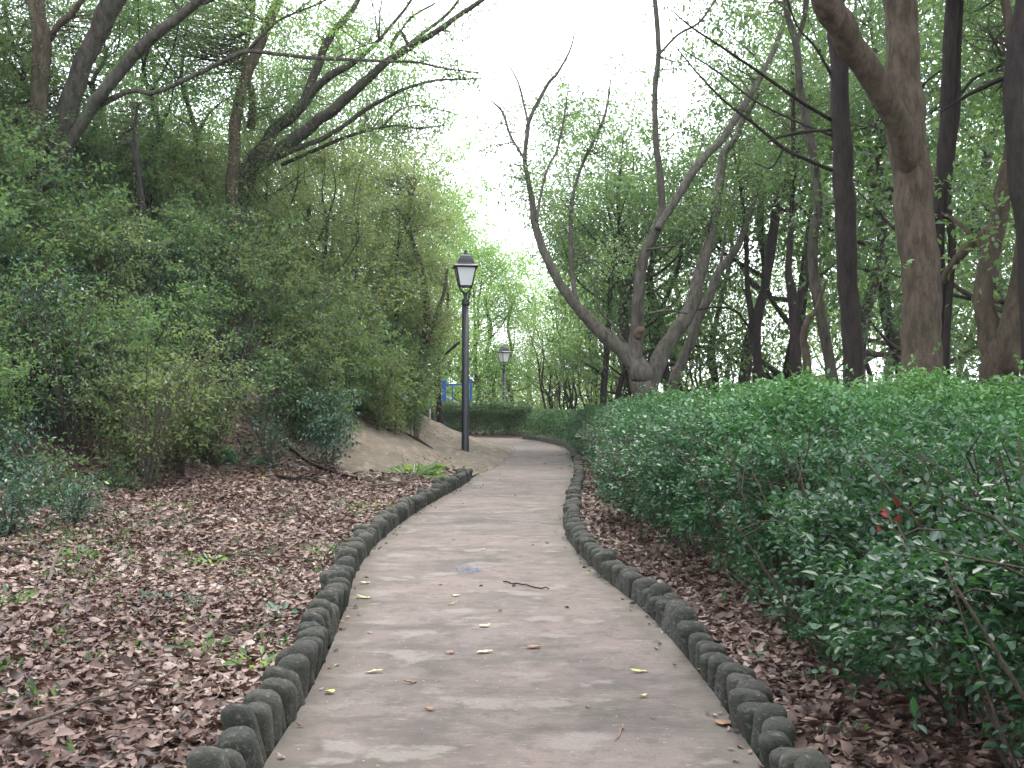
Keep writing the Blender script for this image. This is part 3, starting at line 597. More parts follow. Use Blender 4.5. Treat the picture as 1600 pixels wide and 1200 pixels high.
# ------------------------------------------------------------------ background trees (prototypes, then copies)
def proto_tree(seed, h=9., cr=2.6, low=.25, clumps=400, per=26, ll=.105, leafm='leaf_mid', barkm='bark_far', stems=1, lean=.5):
    g = np.random.default_rng(seed); m = MB(); limbs = []
    for s_ in range(stems):
        x, y = g.normal(0, .15, 2)*(stems > 1); d = g.normal(0, lean, 2)
        pts = [(x, y, -.3, .13)]
        for i in range(1, 8):
            t = i/7; pts.append((x+d[0]*t*2+g.normal(0, .14), y+d[1]*t*2+g.normal(0, .14), h*.88*t, .13*(1-t)**.8+.012))
        s = spline(pts, 4); s[:, 3] *= (1.0 if stems == 1 else .7); limbs.append((s[:, :3], s[:, 3])); m.tube(s[:, :3], s[:, 3], 8, .05, seed=seed+s_)
        for b in range(9):
            i = g.integers(int(len(s)*(low*.8)), int(len(s)*.9)); a = s[i]; th = g.uniform(0, 6.28); L = g.uniform(.5, 1.0)*cr; up = g.uniform(.2, 1.1)
            e = a[:3]+np.array((math.cos(th), math.sin(th), up))*L; mid = (a[:3]+e)/2+g.normal(0, .15, 3)-np.array((0, 0, .1*L))
            q = spline([a[:3], mid, e], 4); r = np.linspace(a[3]*.55, .01, len(q)); m.tube(q, r, 5); limbs.append((q, r))
    me_t = m.mesh('trunk'); me_t.materials.append(M[barkm])
    B = []
    for (q, r) in limbs[0:1]: B.append(((q[-1][0], q[-1][1], h*(low+(1-low)*.55)), (cr*.75, cr*.75, h*(1-low)*.48), clumps//3))
    for (q, r) in limbs[1:]:
        if len(q) < 12: B.append((q[-1], (cr*.42, cr*.42, cr*.3), max(4, int(clumps*.66/(9*stems)))))
    A = np.concatenate([np.array(c)+nrm(g.normal(0, 1, (n, 3)))*(g.random((n, 1))**.4)*np.array(r) for (c, r, n) in B])
    A = A[A[:, 2] > h*low*.6]
    C, D, N, rn = cloud(A, g.uniform(.18, .5, len(A)), per, g); L = g.uniform(.7, 1.25, len(C))*ll
    me_c = leaves('crown', C, D, N, L, L*.5, g, False, 0, rn); me_c.materials.append(M[leafm])
    return me_t, me_c
protos = {
 'dark': [proto_tree(31, leafm='leaf_dark', low=.3), proto_tree(32, leafm='leaf_dark', low=.2, cr=3)],
 'mid': [proto_tree(33, leafm='leaf_mid', low=.25), proto_tree(34, leafm='leaf_mid', low=.35, stems=2), proto_tree(35, leafm='leaf_mid', cr=3.2, low=.2, clumps=470)],
 'light': [proto_tree(36, leafm='leaf_light', low=.12, clumps=520), proto_tree(37, leafm='leaf_light', low=.2, cr=3, stems=2)],
 'olive': [proto_tree(38, leafm='leaf_olive', low=.12, clumps=560), proto_tree(39, leafm='leaf_olive', low=.1, cr=2.8, stems=3, clumps=560)],
 'bare': [proto_tree(40, leafm='leaf_olive', low=.35, clumps=60, stems=3, lean=.9), proto_tree(41, leafm='leaf_light', low=.3, clumps=80, stems=2, lean=.8)],
}
LAB = {'dark': 'dark green tree in the wood behind the hedge', 'mid': 'mid green leafy tree in the wood behind the hedge', 'light': 'bright yellow-green tree standing far back in the wood',
       'olive': 'bushy olive-leaved tree on the bank left of the lamp', 'bare': 'thin stemmed sparse young tree in the wood past the far hedge'}
GRP = {'dark': 'dark trees in the wood', 'mid': 'leafy trees in the wood', 'light': 'bright trees far back in the wood', 'olive': 'bushy trees on the bank', 'bare': 'thin young trees past the far hedge'}
def bgtree(kind, px, Y, top, wide=1.0, lab=None, grp=None, name='tree'):
    x = P(px, 600, Y)[0]; z = Hs(x, Y); ztop = P(px, top, Y)[2]; hh = max(ztop-z, 2.)
    me_t, me_c = random.choice(protos[kind]); r = empty(name, (x, Y, z), random.uniform(0, 6.28))
    s = hh/9.4; sw = s**.6*wide; r.scale = (sw, sw, s)
    tag(r, lab or LAB[kind], 'tree', grp or GRP[kind]); link('trunk', me_t, None, r); link('crown', me_c, None, r)
    return r
random.seed(11)
# the wood on the right
for (k, px, Y, top, wd) in [
    ('mid', 985, 30, 130, 1.0), ('mid', 1090, 32, 90, 1.0), ('dark', 1150, 27, -40, 1.1), ('dark', 1240, 29, -120, 1.1), ('dark', 1320, 24, -160, 1), ('dark', 1400, 26, -200, 1.1),
    ('dark', 1480, 22, -200, 1), ('dark', 1560, 24, -220, 1.1), ('mid', 1630, 19, -260, 1.1), ('light', 1060, 42, 190, 1.0), ('light', 1290, 42, 30, 1.0), ('mid', 1390, 38, -20, 1.0), ('mid', 1600, 34, -60, 1.2),
    ('mid', 975, 46, 330, .9), ('mid', 1230, 55, 150, 1.2), ('light', 1350, 54, 130, 1.1), ('mid', 1460, 52, 120, 1.2), ('light', 1560, 50, 80, 1.1), ('dark', 1720, 16, -300, 1.1), ('mid', 1780, 12, -400, 1.0), ('mid', 1700, 26, -150, 1.2),
    ('mid', 1550, 30, 250, .9), ('mid', 1370, 31, 260, .8), ('mid', 1120, 34, 330, .8), ('mid', 1440, 46, 300, 1.0), ('mid', 1630, 44, 240, 1.0)]:
    bgtree(k, px, Y, top, wd)
for (k, px, Y, top, wd) in [('mid', 975, 33, 230, 1.0), ('mid', 950, 29, 165, .85), ('mid', 1005, 28, 110, 1.1), ('mid', 990, 38, 320, .9), ('dark', 1060, 30, 150, 1.1), ('light', 1010, 40, 240, 1.1)]: bgtree(k, px, Y, top, wd)
for (k, px, Y, top, wd) in [('light', 640, 52, 250, 1.0), ('light', 600, 47, 200, 1.0), ('light', 725, 60, 300, 1.1), ('light', 745, 60, 345, 1.0), ('light', 800, 62, 390, 1.0), ('light', 862, 66, 400, .9), ('light', 690, 60, 290, 1.1), ('light', 640, 46, 190, 1.0), ('light', 770, 62, 330, 1.2), ('light', 870, 60, 360, 1.2), ('light', 930, 56, 390, 1.1), ('light', 620, 52, 150, 1.3),
                            ('light', 980, 64, 380, 1.2), ('light', 720, 70, 300, 1.3), ('light', 825, 75, 400, 1.3), ('light', 920, 78, 400, 1.3)]:
    bgtree(k, px, Y, top, wd)
for (px, Y, top) in [(865, 44, 470), (885, 46, 480), (905, 44, 450), (925, 43, 480), (940, 45, 430), (960, 42, 420), (900, 48, 500), (830, 66, 510), (800, 68, 520), (1075, 38, 440), (1100, 36, 420), (1135, 36, 450), (755, 68, 520), (980, 38, 440)]:
    bgtree('bare', px, Y, top, .8, name='young_tree')
for (px, Y, top, wd) in [(600, 27.5, 270, .8), (540, 26, 210, .9), (480, 24.5, 190, .9), (650, 31, 330, .65), (420, 24, 170, .9), (560, 31, 180, 1.0), (620, 34, 260, .8), (500, 34, 120, 1.1)]:
    bgtree('olive', px, Y, top, wd)
for (k, px, Y, top, wd) in [('dark', 30, 21, -60, 1.0), ('mid', 130, 22, -60, 1.0), ('dark', 230, 23, -50, 1.0), ('mid', 330, 25, -40, 1.0), ('mid', 440, 30, -30, 1.0), ('dark', -70, 18, -150, 1.0), ('dark', 120, 30, -60, 1.3), ('dark', 270, 32, -60, 1.3), ('mid', 390, 36, -40, 1.2), ('dark', -30, 30, -80, 1.3), ('mid', 520, 40, 30, 1.2), ('dark', 480, 28, 90, .8)]:
    bgtree(k, px, Y, top, wd, 'leafy tree in the dense wood on top of the left bank', 'trees on top of the left bank')
# unseen trees close round the camera, several added to shade the foreground
for (k, x, y, hh, wd) in [('dark', -5.5, -1, 8.5, 1.3), ('dark', 5.5, -2, 9, 1.4), ('dark', 6.5, 4, 9, 1.3), ('dark', 8.5, 1, 10, 1.5), ('dark', 2.8, -5, 9.5, 1.5), ('mid', -2.5, -6, 10, 1.5), ('dark', 9.5, 7, 9, 1.3)]:
    me_t, me_c = protos[k][0]; r = empty('tree', (x, y, Hs(x, y))); r.scale = (wd, wd, hh/9.4)
    tag(r, 'unseen leafy tree beside the camera shading the near path', 'tree', 'unseen shade trees beside the camera'); link('trunk', me_t, None, r); link('crown', me_c, None, r)

# far wood that closes the view: one soft mass
g = np.random.default_rng(77); n = 1500
th = g.uniform(R(-32), R(32), n); rr = g.uniform(85, 140, n); X = np.sin(th)*rr; Y = np.cos(th)*rr
top = 3.5+5.5*vnoise(X, Y, 14, 8)+2*(X < -12); Z = H(X, Y)+g.random(n)**.8*top
C, D, N, rn = cloud(np.stack([X, Y, Z], 1), g.uniform(.8, 2.0, n), 26, g, .6); L = g.uniform(.3, .6, len(C))
tag(link('distant_wood', leaves('distant_wood', C, D, N, L, L*.6, g, False, 0, rn), M['leaf_mid']), 'far-off wood closing the view behind the trees', 'wood', kind='stuff')
# understorey: saplings and brush under the wood, one tangle
g = np.random.default_rng(78); n = 2600
X = g.uniform(-3, 26, n); Y = g.uniform(24, 60, n); kp = (X > (3.2+.0*Y)) | (Y > 45); X = X[kp]; Y = Y[kp]
Z = H(X, Y)+g.uniform(.1, 2.3, len(X))*(.3+.9*vnoise(X, Y, 3, 2))
C, D, N, rn = cloud(np.stack([X, Y, Z], 1), g.uniform(.25, .6, len(X)), 24, g, .7); L = g.uniform(.08, .14, len(C))
tag(link('undergrowth', leaves('undergrowth', C, D, N, L, L*.5, g, False, 0, rn), M['leaf_olive']), 'pale tangled undergrowth on the floor of the wood', 'undergrowth', kind='stuff')

# ------------------------------------------------------------------ shrubs on the bank
def proto_shrub(seed, h=2.2, w=1.1, stems=10, clumps=150, per=22, ll=.075, leafm='leaf_dark', low=.25, cr=(.1, .28), six=True):
    g = np.random.default_rng(seed); m = MB(); cen = []
    for s_ in range(stems):
        th = g.uniform(0, 6.28); L = g.uniform(.4, 1)*w; hh = h*g.uniform(.6, 1.05)
        p = [np.array((g.normal(0, .06), g.normal(0, .06), -.1))]; e = np.array((math.cos(th)*L, math.sin(th)*L, hh))
        mid = p[0]*.5+e*.5*np.array((.7, .7, 1.15))+g.normal(0, .07, 3); s = spline([p[0], mid, e], 5)
        m.tube(s, np.linspace(.013, .004, len(s)), 5)
        for _ in range(clumps//stems):
            t = g.uniform(low, 1); a = s[int(t*(len(s)-1))]; o = g.normal(0, .26, 3)*np.array((w, w, .6)); c = a+o; cen.append(c)
            if g.random() < .5: m.tube([a, (a+c)/2+g.normal(0, .02, 3), c], [.005, .004, .003], 3, cap=False)
    cen = np.array(cen); cen[:, 2] = np.maximum(cen[:, 2], .12)
    C, D, N, rn = cloud(cen, g.uniform(*cr, len(cen)), per, g, .5); L = g.uniform(.65, 1.3, len(C))*ll
    a = m.mesh('stems'); a.materials.append(M['twig']); b = leaves('foliage', C, D, N, L, L*.5, g, six, .3, rn); b.materials.append(M[leafm]); return a, b
SH = [proto_shrub(51), proto_shrub(52, leafm='leaf_mid', w=1.3), proto_shrub(53, leafm='leaf_olive', h=2.9, clumps=160), proto_shrub(54, leafm='leaf_blue', h=1.7), proto_shrub(55, leafm='leaf_mid', h=3.0, w=1.3, clumps=190)]
LOW = [proto_shrub(56, h=.8, w=.6, clumps=42, stems=7, leafm='leaf_blue', ll=.06, low=.1), proto_shrub(57, h=.6, w=.55, clumps=36, stems=6, leafm='leaf_dark', ll=.055, low=.1)]
def shrub(pr, x, y, s, label, grp, name='shrub', sz=1.0):
    r = empty(name, (x, y, Hs(x, y)), random.uniform(0, 6.28)); r.scale = (s, s, s*sz); tag(r, label, 'shrub', grp)
    link('stems', pr[0], None, r); link('foliage', pr[1], None, r); return r
random.seed(4); placed = []
tries = 0
while len(placed) < 170 and tries < 20000:
    tries += 1
    y = random.uniform(8, 33); x = random.uniform(-.62*y-1, -1.5)
    dh, ih = pdist([x], [y], HILL); dh = dh[0]
    if not ih[0] or dh < .9 or dh > 13: continue
    if y > 16.6 and dh < 3.0 and x > -6: continue
    if y < 17.8 and dh < 3.2 and random.random() < .5: continue
    if any((x-a)**2+(y-b)**2 < .55 for a, b in placed): continue
    placed.append((x, y)); pr = random.choice(SH if random.random() < .6 else [SH[1], SH[2], SH[1]])
    s = random.uniform(.8, 1.2)*(1.05 if dh > 3 else .75)
    shrub(pr, x, y, s, 'loose leafy green shrub in the thicket covering the left bank', 'shrubs on the left bank')
BR = [proto_shrub(71, h=2.0, w=1.0, stems=16, clumps=64, per=16, ll=.065, leafm='leaf_dark', low=.3), proto_shrub(72, h=2.3, w=1.1, stems=18, clumps=72, per=14, ll=.065, leafm='leaf_olive', low=.35), proto_shrub(73, h=1.6, w=.9, stems=14, clumps=56, per=16, ll=.06, leafm='leaf_blue', low=.2)]
nb = 0
while nb < 20:
    px = random.uniform(-30, 430); Y = random.uniform(12, 19); xx = P(px, 600, Y)[0]; dh, ih = pdist([xx], [Y], HILL)
    if not ih[0] or dh[0] > 5.5 or dh[0] < .15: continue
    nb += 1; shrub(random.choice(BR), xx, Y, random.uniform(.7, 1.15), 'thin twiggy brush with scattered leaves on the bare brown lower slope of the bank', 'twiggy brush on the lower bank', 'brush')
for (px, Y, s) in [(535, 20.6, .75), (500, 19.6, .8), (475, 18.6, .8), (455, 18.0, .9), (520, 18.9, .6), (490, 20.2, 1.0), (515, 21.2, 1.0), (548, 21.8, .9), (560, 22.5, .9), (585, 23, .9), (600, 24.5, 1.0), (615, 25.5, 1.1), (632, 27, 1.1), (575, 25, 1.2), (640, 29, 1.0), (640, 31, 1.2), (610, 28, 1.3), (590, 21.5, .7)]:
    shrub(random.choice([SH[2], SH[0], SH[1]]), P(px, 600, Y)[0], Y, s, 'bushy green shrub hanging over the top of the cement slope', 'shrubs over the cement slope')
for (px, py, Y, s) in [(60, 740, 11.3, 1.1), (20, 690, 12.5, 1.0), (190, 690, 13.2, .8), (330, 690, 16, .9), (20, 800, 9.5, .8), (120, 780, 10.2, .6)]:
    p = P(px, py, Y); shrub(random.choice(LOW), p[0], Y, s, 'low bluish green bush at the foot of the left bank', 'low bushes at the foot of the bank', 'low_bush')
p = P(512, 700, 17.2); shrub(proto_shrub(61, h=1.5, w=.7, stems=5, clumps=60, leafm='leaf_blue', low=.4), p[0], 17.2, 1, 'small dark multi-stemmed bush at the left end of the cement slope', None)
p = P(650, 690, 23.5); shrub(proto_shrub(62, h=1.5, w=.45, stems=6, clumps=34, leafm='leaf_mid', low=.2), p[0], 23.5, 1, 'thin upright sapling rooted in a dark hollow of the cement slope', None, 'sapling')
p = P(610, 640, 22.5); shrub(proto_shrub(63, h=1.3, w=.7, stems=7, clumps=60, leafm='leaf_olive', low=.2), p[0], 22.5, 1.1, 'yellowing bush hanging over the top of the cement slope', None)
# hollow in the cement slope
c0 = P(650, 690, 23.5); g = np.random.default_rng(2); m = MB()
pts = []
for i in range(8):
    t = i/7; xx = c0[0]-.5+t*1.0; yy = 23.5+.35-t*.7; pts.append((xx, yy, Hs(xx, yy)+.03))
m.tube(pts, [.02, .07, .10, .11, .11, .10, .07, .02], 8, .2)
me_soil = m.mesh('soil_heap'); tag(link('soil_heap', me_soil, M['bark_dark']), 'dark ridge of earth round the sapling on the cement slope', 'soil')

# ------------------------------------------------------------------ hedges
def hedge_leaves(name, edge, y0, y1, prof, n, ll, m, g, root, farshrink=True):
    """prof(t): offsets (across, height) of the skin for t in 0..1; leaves in a shell under it"""
    pts = edge[(edge[:, 1] > y0-1) & (edge[:, 1] < y1+1)]; seg = np.linalg.norm(np.diff(pts, axis=0), axis=1); s = np.concatenate([[0], np.cumsum(seg)])
    q = g.uniform(0, s[-1], n); x = np.interp(q, s, pts[:, 0]); y = np.interp(q, s, pts[:, 1])
    tg = nrm(np.stack([np.interp(q+.3, s, pts[:, 0])-np.interp(q-.3, s, pts[:, 0]), np.interp(q+.3, s, pts[:, 1])-np.interp(q-.3, s, pts[:, 1])], 1)); nn = np.stack([tg[:, 1], -tg[:, 0]], 1)
    t = g.random(n); u, z = prof(t, q); u1, z1 = prof(t+.01, q); sk = nrm(np.stack([u1-u, z1-z], 1)); out = np.stack([-sk[:, 1], sk[:, 0]], 1)
    return x, y, nn, tg, u, z, out, t, q
g = np.random.default_rng(90)
PU = np.array([.95, .62, .50, .62, 1.0, 1.7, 2.6, 3.6, 4.3]); PZ = np.array([.10, .32, .62, .93, 1.17, 1.31, 1.44, 1.50, 1.3]); PT = np.array([0, .10, .22, .34, .46, .6, .76, .92, 1.])
def prof_near(t, q): return np.interp(t, PT, PU), np.interp(t, PT, PZ)
hroot = empty('hedge', (2.2, 6, 0)); tag(hroot, 'wide loose glossy green hedge filling the right side of the path to the bend', 'hedge')
def near_hedge(n, y0, y1, ll, six, depth, g):
    x, y, nn, tg, u, z, out, t, q = hedge_leaves('', RS, y0, y1, prof_near, n, ll, None, g, None)
    keep = (y > y0) & (y < y1) & (g.random(n) < np.clip((t+.0)*2.2+.10, 0, 1)); far = np.clip((y-14)/16, 0, 1)
    bumpy = (vnoise(q, t*6, .55, 31)-.5)*.40+(vnoise(q, t*6, .2, 32)-.5)*.22+(vnoise(q, t*4, 1.7, 33)-.5)*.30
    off = bumpy-g.exponential(depth, n)+(g.random(n) < .05)*g.exponential(.08, n)
    u = u-.42*far+out[:, 0]*off; z = z*(1-.16*far)+out[:, 1]*off
    k = keep & (z > .06); x, y, nn, u, z, q, t, tg, out = (a[k] for a in (x, y, nn, u, z, q, t, tg, out)); n = len(x)
    X = x+nn[:, 0]*u; Y = y+nn[:, 1]*u; Z = z+.05
    sub = 4                                                # leaves come in little sprays along a twig
    C0 = np.stack([X, Y, Z], 1); O = nn*out[:, :1]; tw = np.stack([O[:, 0], O[:, 1], out[:, 1]], 1)+g.normal(0, .6, (n, 3)); tw = nrm(tw)
    C = (C0[:, None]+tw[:, None]*(np.arange(sub)*ll*.55)[None, :, None]+g.normal(0, ll*.12, (n, sub, 3))).reshape(-1, 3)
    side = nrm(np.cross(tw, (0, 0, 1.))+g.normal(0, .25, (n, 3))); sg = np.where(np.arange(sub) % 2, 1, -1)
    D = (side[:, None]*sg[None, :, None]+tw[:, None]*.7+g.normal(0, .3, (n, sub, 3))).reshape(-1, 3)
    N = g.normal(0, .4, (n*sub, 3)); N[:, 2] += 1; N[:, 1] -= .2
    r = np.clip(np.repeat(.30*vnoise(q, t*5, .8, 40)+.10*g.random(n), sub)+.42*np.repeat(np.clip((z-.9)*1.6, 0, 1), sub)+.26*g.random(n*sub), 0, 1)  # shade low on the sides and lit top put into the leaf colour
    return C, D, N, r, g.uniform(.7, 1.3, n*sub)*ll
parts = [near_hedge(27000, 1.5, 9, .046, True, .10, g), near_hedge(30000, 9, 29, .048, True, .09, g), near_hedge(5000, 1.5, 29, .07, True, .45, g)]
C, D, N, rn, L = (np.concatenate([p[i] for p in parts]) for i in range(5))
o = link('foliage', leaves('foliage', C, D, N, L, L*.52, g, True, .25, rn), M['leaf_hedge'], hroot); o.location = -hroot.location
stem_me = []
for s_ in range(5):
    gg = np.random.default_rng(200+s_); m = MB()
    for _ in range(7):
        a = gg.normal(0, .05, 3); a[2] = -.05; e = np.array((gg.normal(0, .3), gg.normal(0, .3), gg.uniform(.7, 1.15))); s = spline([a, (a+e)/2+gg.normal(0, .06, 3), e], 4)
        m.tube(s, np.linspace(.011, .004, len(s)), 5)
        for _ in range(3):
            i = gg.integers(2, len(s)-1); b = s[i]; c = b+np.array((gg.normal(0, .18), gg.normal(0, .18), gg.uniform(.05, .3))); m.tube([b, (b+c)/2+gg.normal(0, .02, 3), c], [.005, .004, .0025], 4, cap=False)
    me = m.mesh('stem'); me.materials.append(M['twig']); stem_me.append(me)
sdist = np.concatenate([[0], np.cumsum(np.linalg.norm(np.diff(RS, axis=0), axis=1))])
for i in range(96):
    q = 8+21*(i/96)**1.35+random.uniform(0, .25); x = np.interp(q, sdist, RS[:, 0]); y = np.interp(q, sdist, RS[:, 1]); u = random.choice([.85, .95, 1.1, 1.4, 1.7])+random.gauss(0, .08)
    o = link('stem', stem_me[i % 5], None, hroot); o.location = Vector((x+u, y, Hs(x+u, y)))-hroot.location; o.rotation_euler = (0, 0, random.uniform(0, 6.28)); k = random.uniform(.85, 1.15); o.scale = (k, k, k)
m = MB(); c = P(1392, 815, 4.6); c = c-np.array(hroot.location)
gg = np.random.default_rng(6); cc = c+gg.normal(0, .035, (7, 3)); me = leaves('red_leaf', cc, gg.normal(0, 1, (7, 3)), gg.normal(0, .3, (7, 3))+(0, -.7, .7), np.full(7, .075), .034, gg, True, .3)
tag(link('red_leaf', me, M['leaf_red'], hroot), 'spray of dull red leaves in the hedge')

def box_hedge(name, center, half, hgt, n, ll, label, mm, g, poly=None, nstem=10):
    """clipped hedge along a polyline 'poly' with half width; rounded shoulders"""
    pts = spline(np.array(poly, float), 8); seg = np.linalg.norm(np.diff(pts, axis=0), axis=1); s = np.concatenate([[0], np.cumsum(seg)])
    root = empty(name, (pts[0][0], pts[0][1], 0)); tag(root, label, 'hedge')
    q = g.uniform(-half*.6, s[-1]+half*.6, n); qc = np.clip(q, 0, s[-1]); over = np.abs(q-qc)
    x = np.interp(qc, s, pts[:, 0]); y = np.interp(qc, s, pts[:, 1])
    tg = nrm(np.stack([np.interp(qc+.2, s, pts[:, 0])-np.interp(qc-.2, s, pts[:, 0]), np.interp(qc+.2, s, pts[:, 1])-np.interp(qc-.2, s, pts[:, 1])], 1)); nn = np.stack([tg[:, 1], -tg[:, 0]], 1)
    th = g.uniform(0, math.pi, n); hw = half*np.sqrt(np.clip(1-(over/(half*.65))**2, .02, 1))
    cu = -np.sign(np.cos(th))*np.abs(np.cos(th))**.45*hw; cz = hgt*(.18+.82*np.sin(th)**.5)*np.where(over > 0, .93, 1)
    low = g.random(n) < .35; cz = np.where(low, g.uniform(.08, .8, n)*hgt, cz); cu = np.where(low, np.where(g.random(n) < .5, -1, 1)*hw, cu)
    sh = 1-g.exponential(.06, n)+(vnoise(q, th*2, .4, 7)-.5)*.14; cu *= sh; cz *= sh
    X = x+nn[:, 0]*cu+tg[:, 0]*(q-qc); Y = y+nn[:, 1]*cu+tg[:, 1]*(q-qc); Z = cz+H(X, Y)*.0+np.clip(Hs(*pts[len(pts)//2]), -2, .3)
    C = np.stack([X, Y, Z], 1); D = g.normal(0, 1, (n, 3))+np.stack([nn[:, 0]*cu, nn[:, 1]*cu, cz*.5], 1); N = g.normal(0, .5, (n, 3)); N[:, 2] += 1; N[:, 1] -= .3
    L = g.uniform(.7, 1.3, n)*ll
    o = link('foliage', leaves('foliage', C, D, N, L, L*.45, g, False, 0, None), M[mm], root); o.location = -root.location
    for i in range(nstem):
        j = random.randrange(len(pts)); o = link('stem', stem_me[i % 5], None, root); o.location = (pts[j][0]-root.location.x+random.gauss(0, half*.4), pts[j][1]-root.location.y+random.gauss(0, half*.4), Hs(*pts[j])); o.scale = (.9, .9, hgt*.75)
    return root
g = np.random.default_rng(91)
box_hedge('hedge', None, .62, 1.08, 16000, .075, 'clipped hedge above the low kerb on the right of the bend of the path', 'leaf_hedge', g, [(2.45, 29.5), (2.35, 32), (1.95, 35.3), (1.15, 38.2)])
box_hedge('hedge', None, .75, 1.32, 24000, .085, 'rounded bushy hedge behind the lamp post on the far side of the bend', 'leaf_dark', g, [(-2.7, 42.1), (-1.6, 41.7), (-.6, 41.2), (.25, 40.6)])
box_hedge('hedge', None, .6, 1.0, 8000, .08, 'small low hedge tip closing the end of the path between the two far hedges', 'leaf_mid', g, [(.3, 42.6), (.9, 42.2), (1.9, 42.4)])

# ------------------------------------------------------------------ lamps
def lantern_lamp(label, loc, H_, metal, rz, wk=1.0):
    r = empty('street_lamp', loc, rz); tag(r, label, 'street lamp')
    # pole with foot and collars
    zt = H_-1.28
    m = MB(); m.tube([(0, 0, -.3), (0, 0, .02), (0, 0, .03), (0, 0, zt-.15)], [.105, .105, .098, .088], 16); m.build('pole', M[metal], r)
    m = MB(); m.tube([(0, 0, zt-.15), (0, 0, zt-.12), (0, 0, zt-.08), (0, 0, zt-.06), (0, 0, zt-.02), (0, 0, zt), (0, 0, zt+.05), (0, 0, zt+.12), (0, 0, zt+.18)], [.088, .10, .10, .075, .11, .07, .045, .05, .075], 16); m.build('collar', M[metal], r)
    z0, z1 = H_-.94, H_-.46; b0, b1 = .145*wk, .235*wk        # lantern body
    fr = MB()
    for i in range(4):
        a = math.pi/4+i*math.pi/2; p0 = np.array((math.cos(a)*b0*1.414, math.sin(a)*b0*1.414, z0)); p1 = np.array((math.cos(a)*b1*1.414, math.sin(a)*b1*1.414, z1)); fr.tube([p0, p1], [.017, .017], 4)
        a2 = a+math.pi/2; q0 = np.array((math.cos(a2)*b0*1.414, math.sin(a2)*b0*1.414, z0)); q1 = np.array((math.cos(a2)*b1*1.414, math.sin(a2)*b1*1.414, z1))
        fr.tube([p0, q0], [.019, .019], 4); fr.tube([p1, q1], [.019, .019], 4)
        fr.tube(spline([p0, p0*np.array((.8, .8, 1))-np.array((0, 0, .09)), (math.cos(a)*.06, math.sin(a)*.06, zt+.18)], 4), np.full(9, .014), 6)
    fr.build('frame', M[metal], r, False)
    for i in range(4):
        a = i*math.pi/2; c, s = math.cos(a), math.sin(a); v = []
        for (d, hw, z) in ((b0-.008, b0-.012, z0+.012), (b1-.008, b1-.012, z1-.012)):
            for e in (-1, 1):
                for t in (0, .006): v.append((c*(d-t)-s*e*hw, s*(d-t)+c*e*hw, z))
        m = MB(); m.add(v, [(0, 2, 6, 4), (1, 5, 7, 3), (0, 1, 3, 2), (4, 6, 7, 5), (0, 4, 5, 1), (2, 3, 7, 6)]); m.build('glass_pane', M['lamp_glass'], r, False)
    # roof: eaves, waist, stepped cap
    rf = MB(); prof = [(.30, z1+.0), (.305, z1+.022), (.27, z1+.05), (.215, z1+.07), (.195, z1+.10), (.175, z1+.19), (.125, z1+.29), (.085, z1+.33), (.08, z1+.35)]
    v = []; f = []
    for i, (hw, z) in enumerate(prof):
        hw *= wk; v += [(-hw, -hw, z), (hw, -hw, z), (hw, hw, z), (-hw, hw, z)]
        if i: f += [((i-1)*4+j, (i-1)*4+(j+1) % 4, i*4+(j+1) % 4, i*4+j) for j in range(4)]
    k = len(prof); f += [tuple(range((k-1)*4, k*4)), (3, 2, 1, 0)]; rf.add(v, f); ro = rf.build('roof', M[metal], r, False)
    m = MB(); m.tube([(0, 0, z1+.35), (0, 0, z1+.375), (0, 0, z1+.39), (0, 0, z1+.405), (0, 0, z1+.43), (0, 0, z1+.445), (0, 0, z1+.47)], [.06, .05, .02, .03, .032, .018, .004], 10); m.build('finial', M[metal], ro)
    return r
x1, y1 = P(727, 708, 25.4)[0], 25.4
za = P(727, 708, 25.4)[2]; zb = P(727, 390, 25.4)[2]
lantern_lamp('tall dark lamp post with a four-sided milky lantern standing on the cement slope', (x1, y1, min(za, Hs(x1, y1))), zb-min(za, Hs(x1, y1)), 'lamp_metal', R(8), 1.05)
x2 = P(787.5, 600, 51)[0]; zb = P(787, 537, 51)[2]; z2 = Hs(x2, 51)
lantern_lamp('smaller looking distant dark green lamp post rising behind the far hedge', (x2, 51, z2), zb-z2, 'lamp_green', R(35), 1.0)

# ------------------------------------------------------------------ blue frame and white railing behind the spur
YB = 43.2; gz = Hs(-3, YB)
def px2x(px, Y=YB): return P(px, 600, Y)[0]
def py2z(py, Y=YB): return P(700, py, Y)[2]
r = empty('blue_frame', (px2x(693), YB, gz)); tag(r, 'bright blue painted metal frame half hidden behind the near lamp post', 'metal frame')
def part(m, name, matn, root, smooth=False): o = m.build(name, M[matn], root, smooth); o.location = -root.location; return o
for (px, w_, top) in ((694, .17, 595), (707, .06, 603), (735.5, .10, 592)):
    m = MB(); zt = py2z(top); m.box((px2x(px), YB, (gz-.2+zt)/2), (w_, w_, zt-gz+.2)); 
    if w_ > .1: m.box((px2x(px), YB, zt+.03), (w_+.08, w_+.08, .06), 0, .8)
    part(m, 'post', 'blue', r)
m = MB(); zt = py2z(601); m.box(((px2x(693.5)+px2x(736))/2, YB, zt), (px2x(736)-px2x(693.5)-.18, .08, .09)); part(m, 'beam', 'blue', r)
r = empty('stair_railing', (px2x(712), YB+1, gz)); tag(r, 'thin white metal handrail sloping down from the left and running level behind the far hedge', 'railing')
YR = YB+1.0
m = MB(); m.tube([P(640, 585, YR), P(655, 598, YR), P(722, 633, YR)], [.035]*3, 8); part(m, 'handrail', 'white', r, True)
m = MB(); m.tube([P(650, 622, YR), P(690, 625, YR), P(712, 641, YR)], [.025]*3, 8); part(m, 'lower_rail', 'white', r, True)
m = MB(); m.tube([P(722, 633, YR), P(735, 630, YR), P(795, 632, YR+.5)], [.035]*3, 8); part(m, 'level_rail', 'white', r, True)
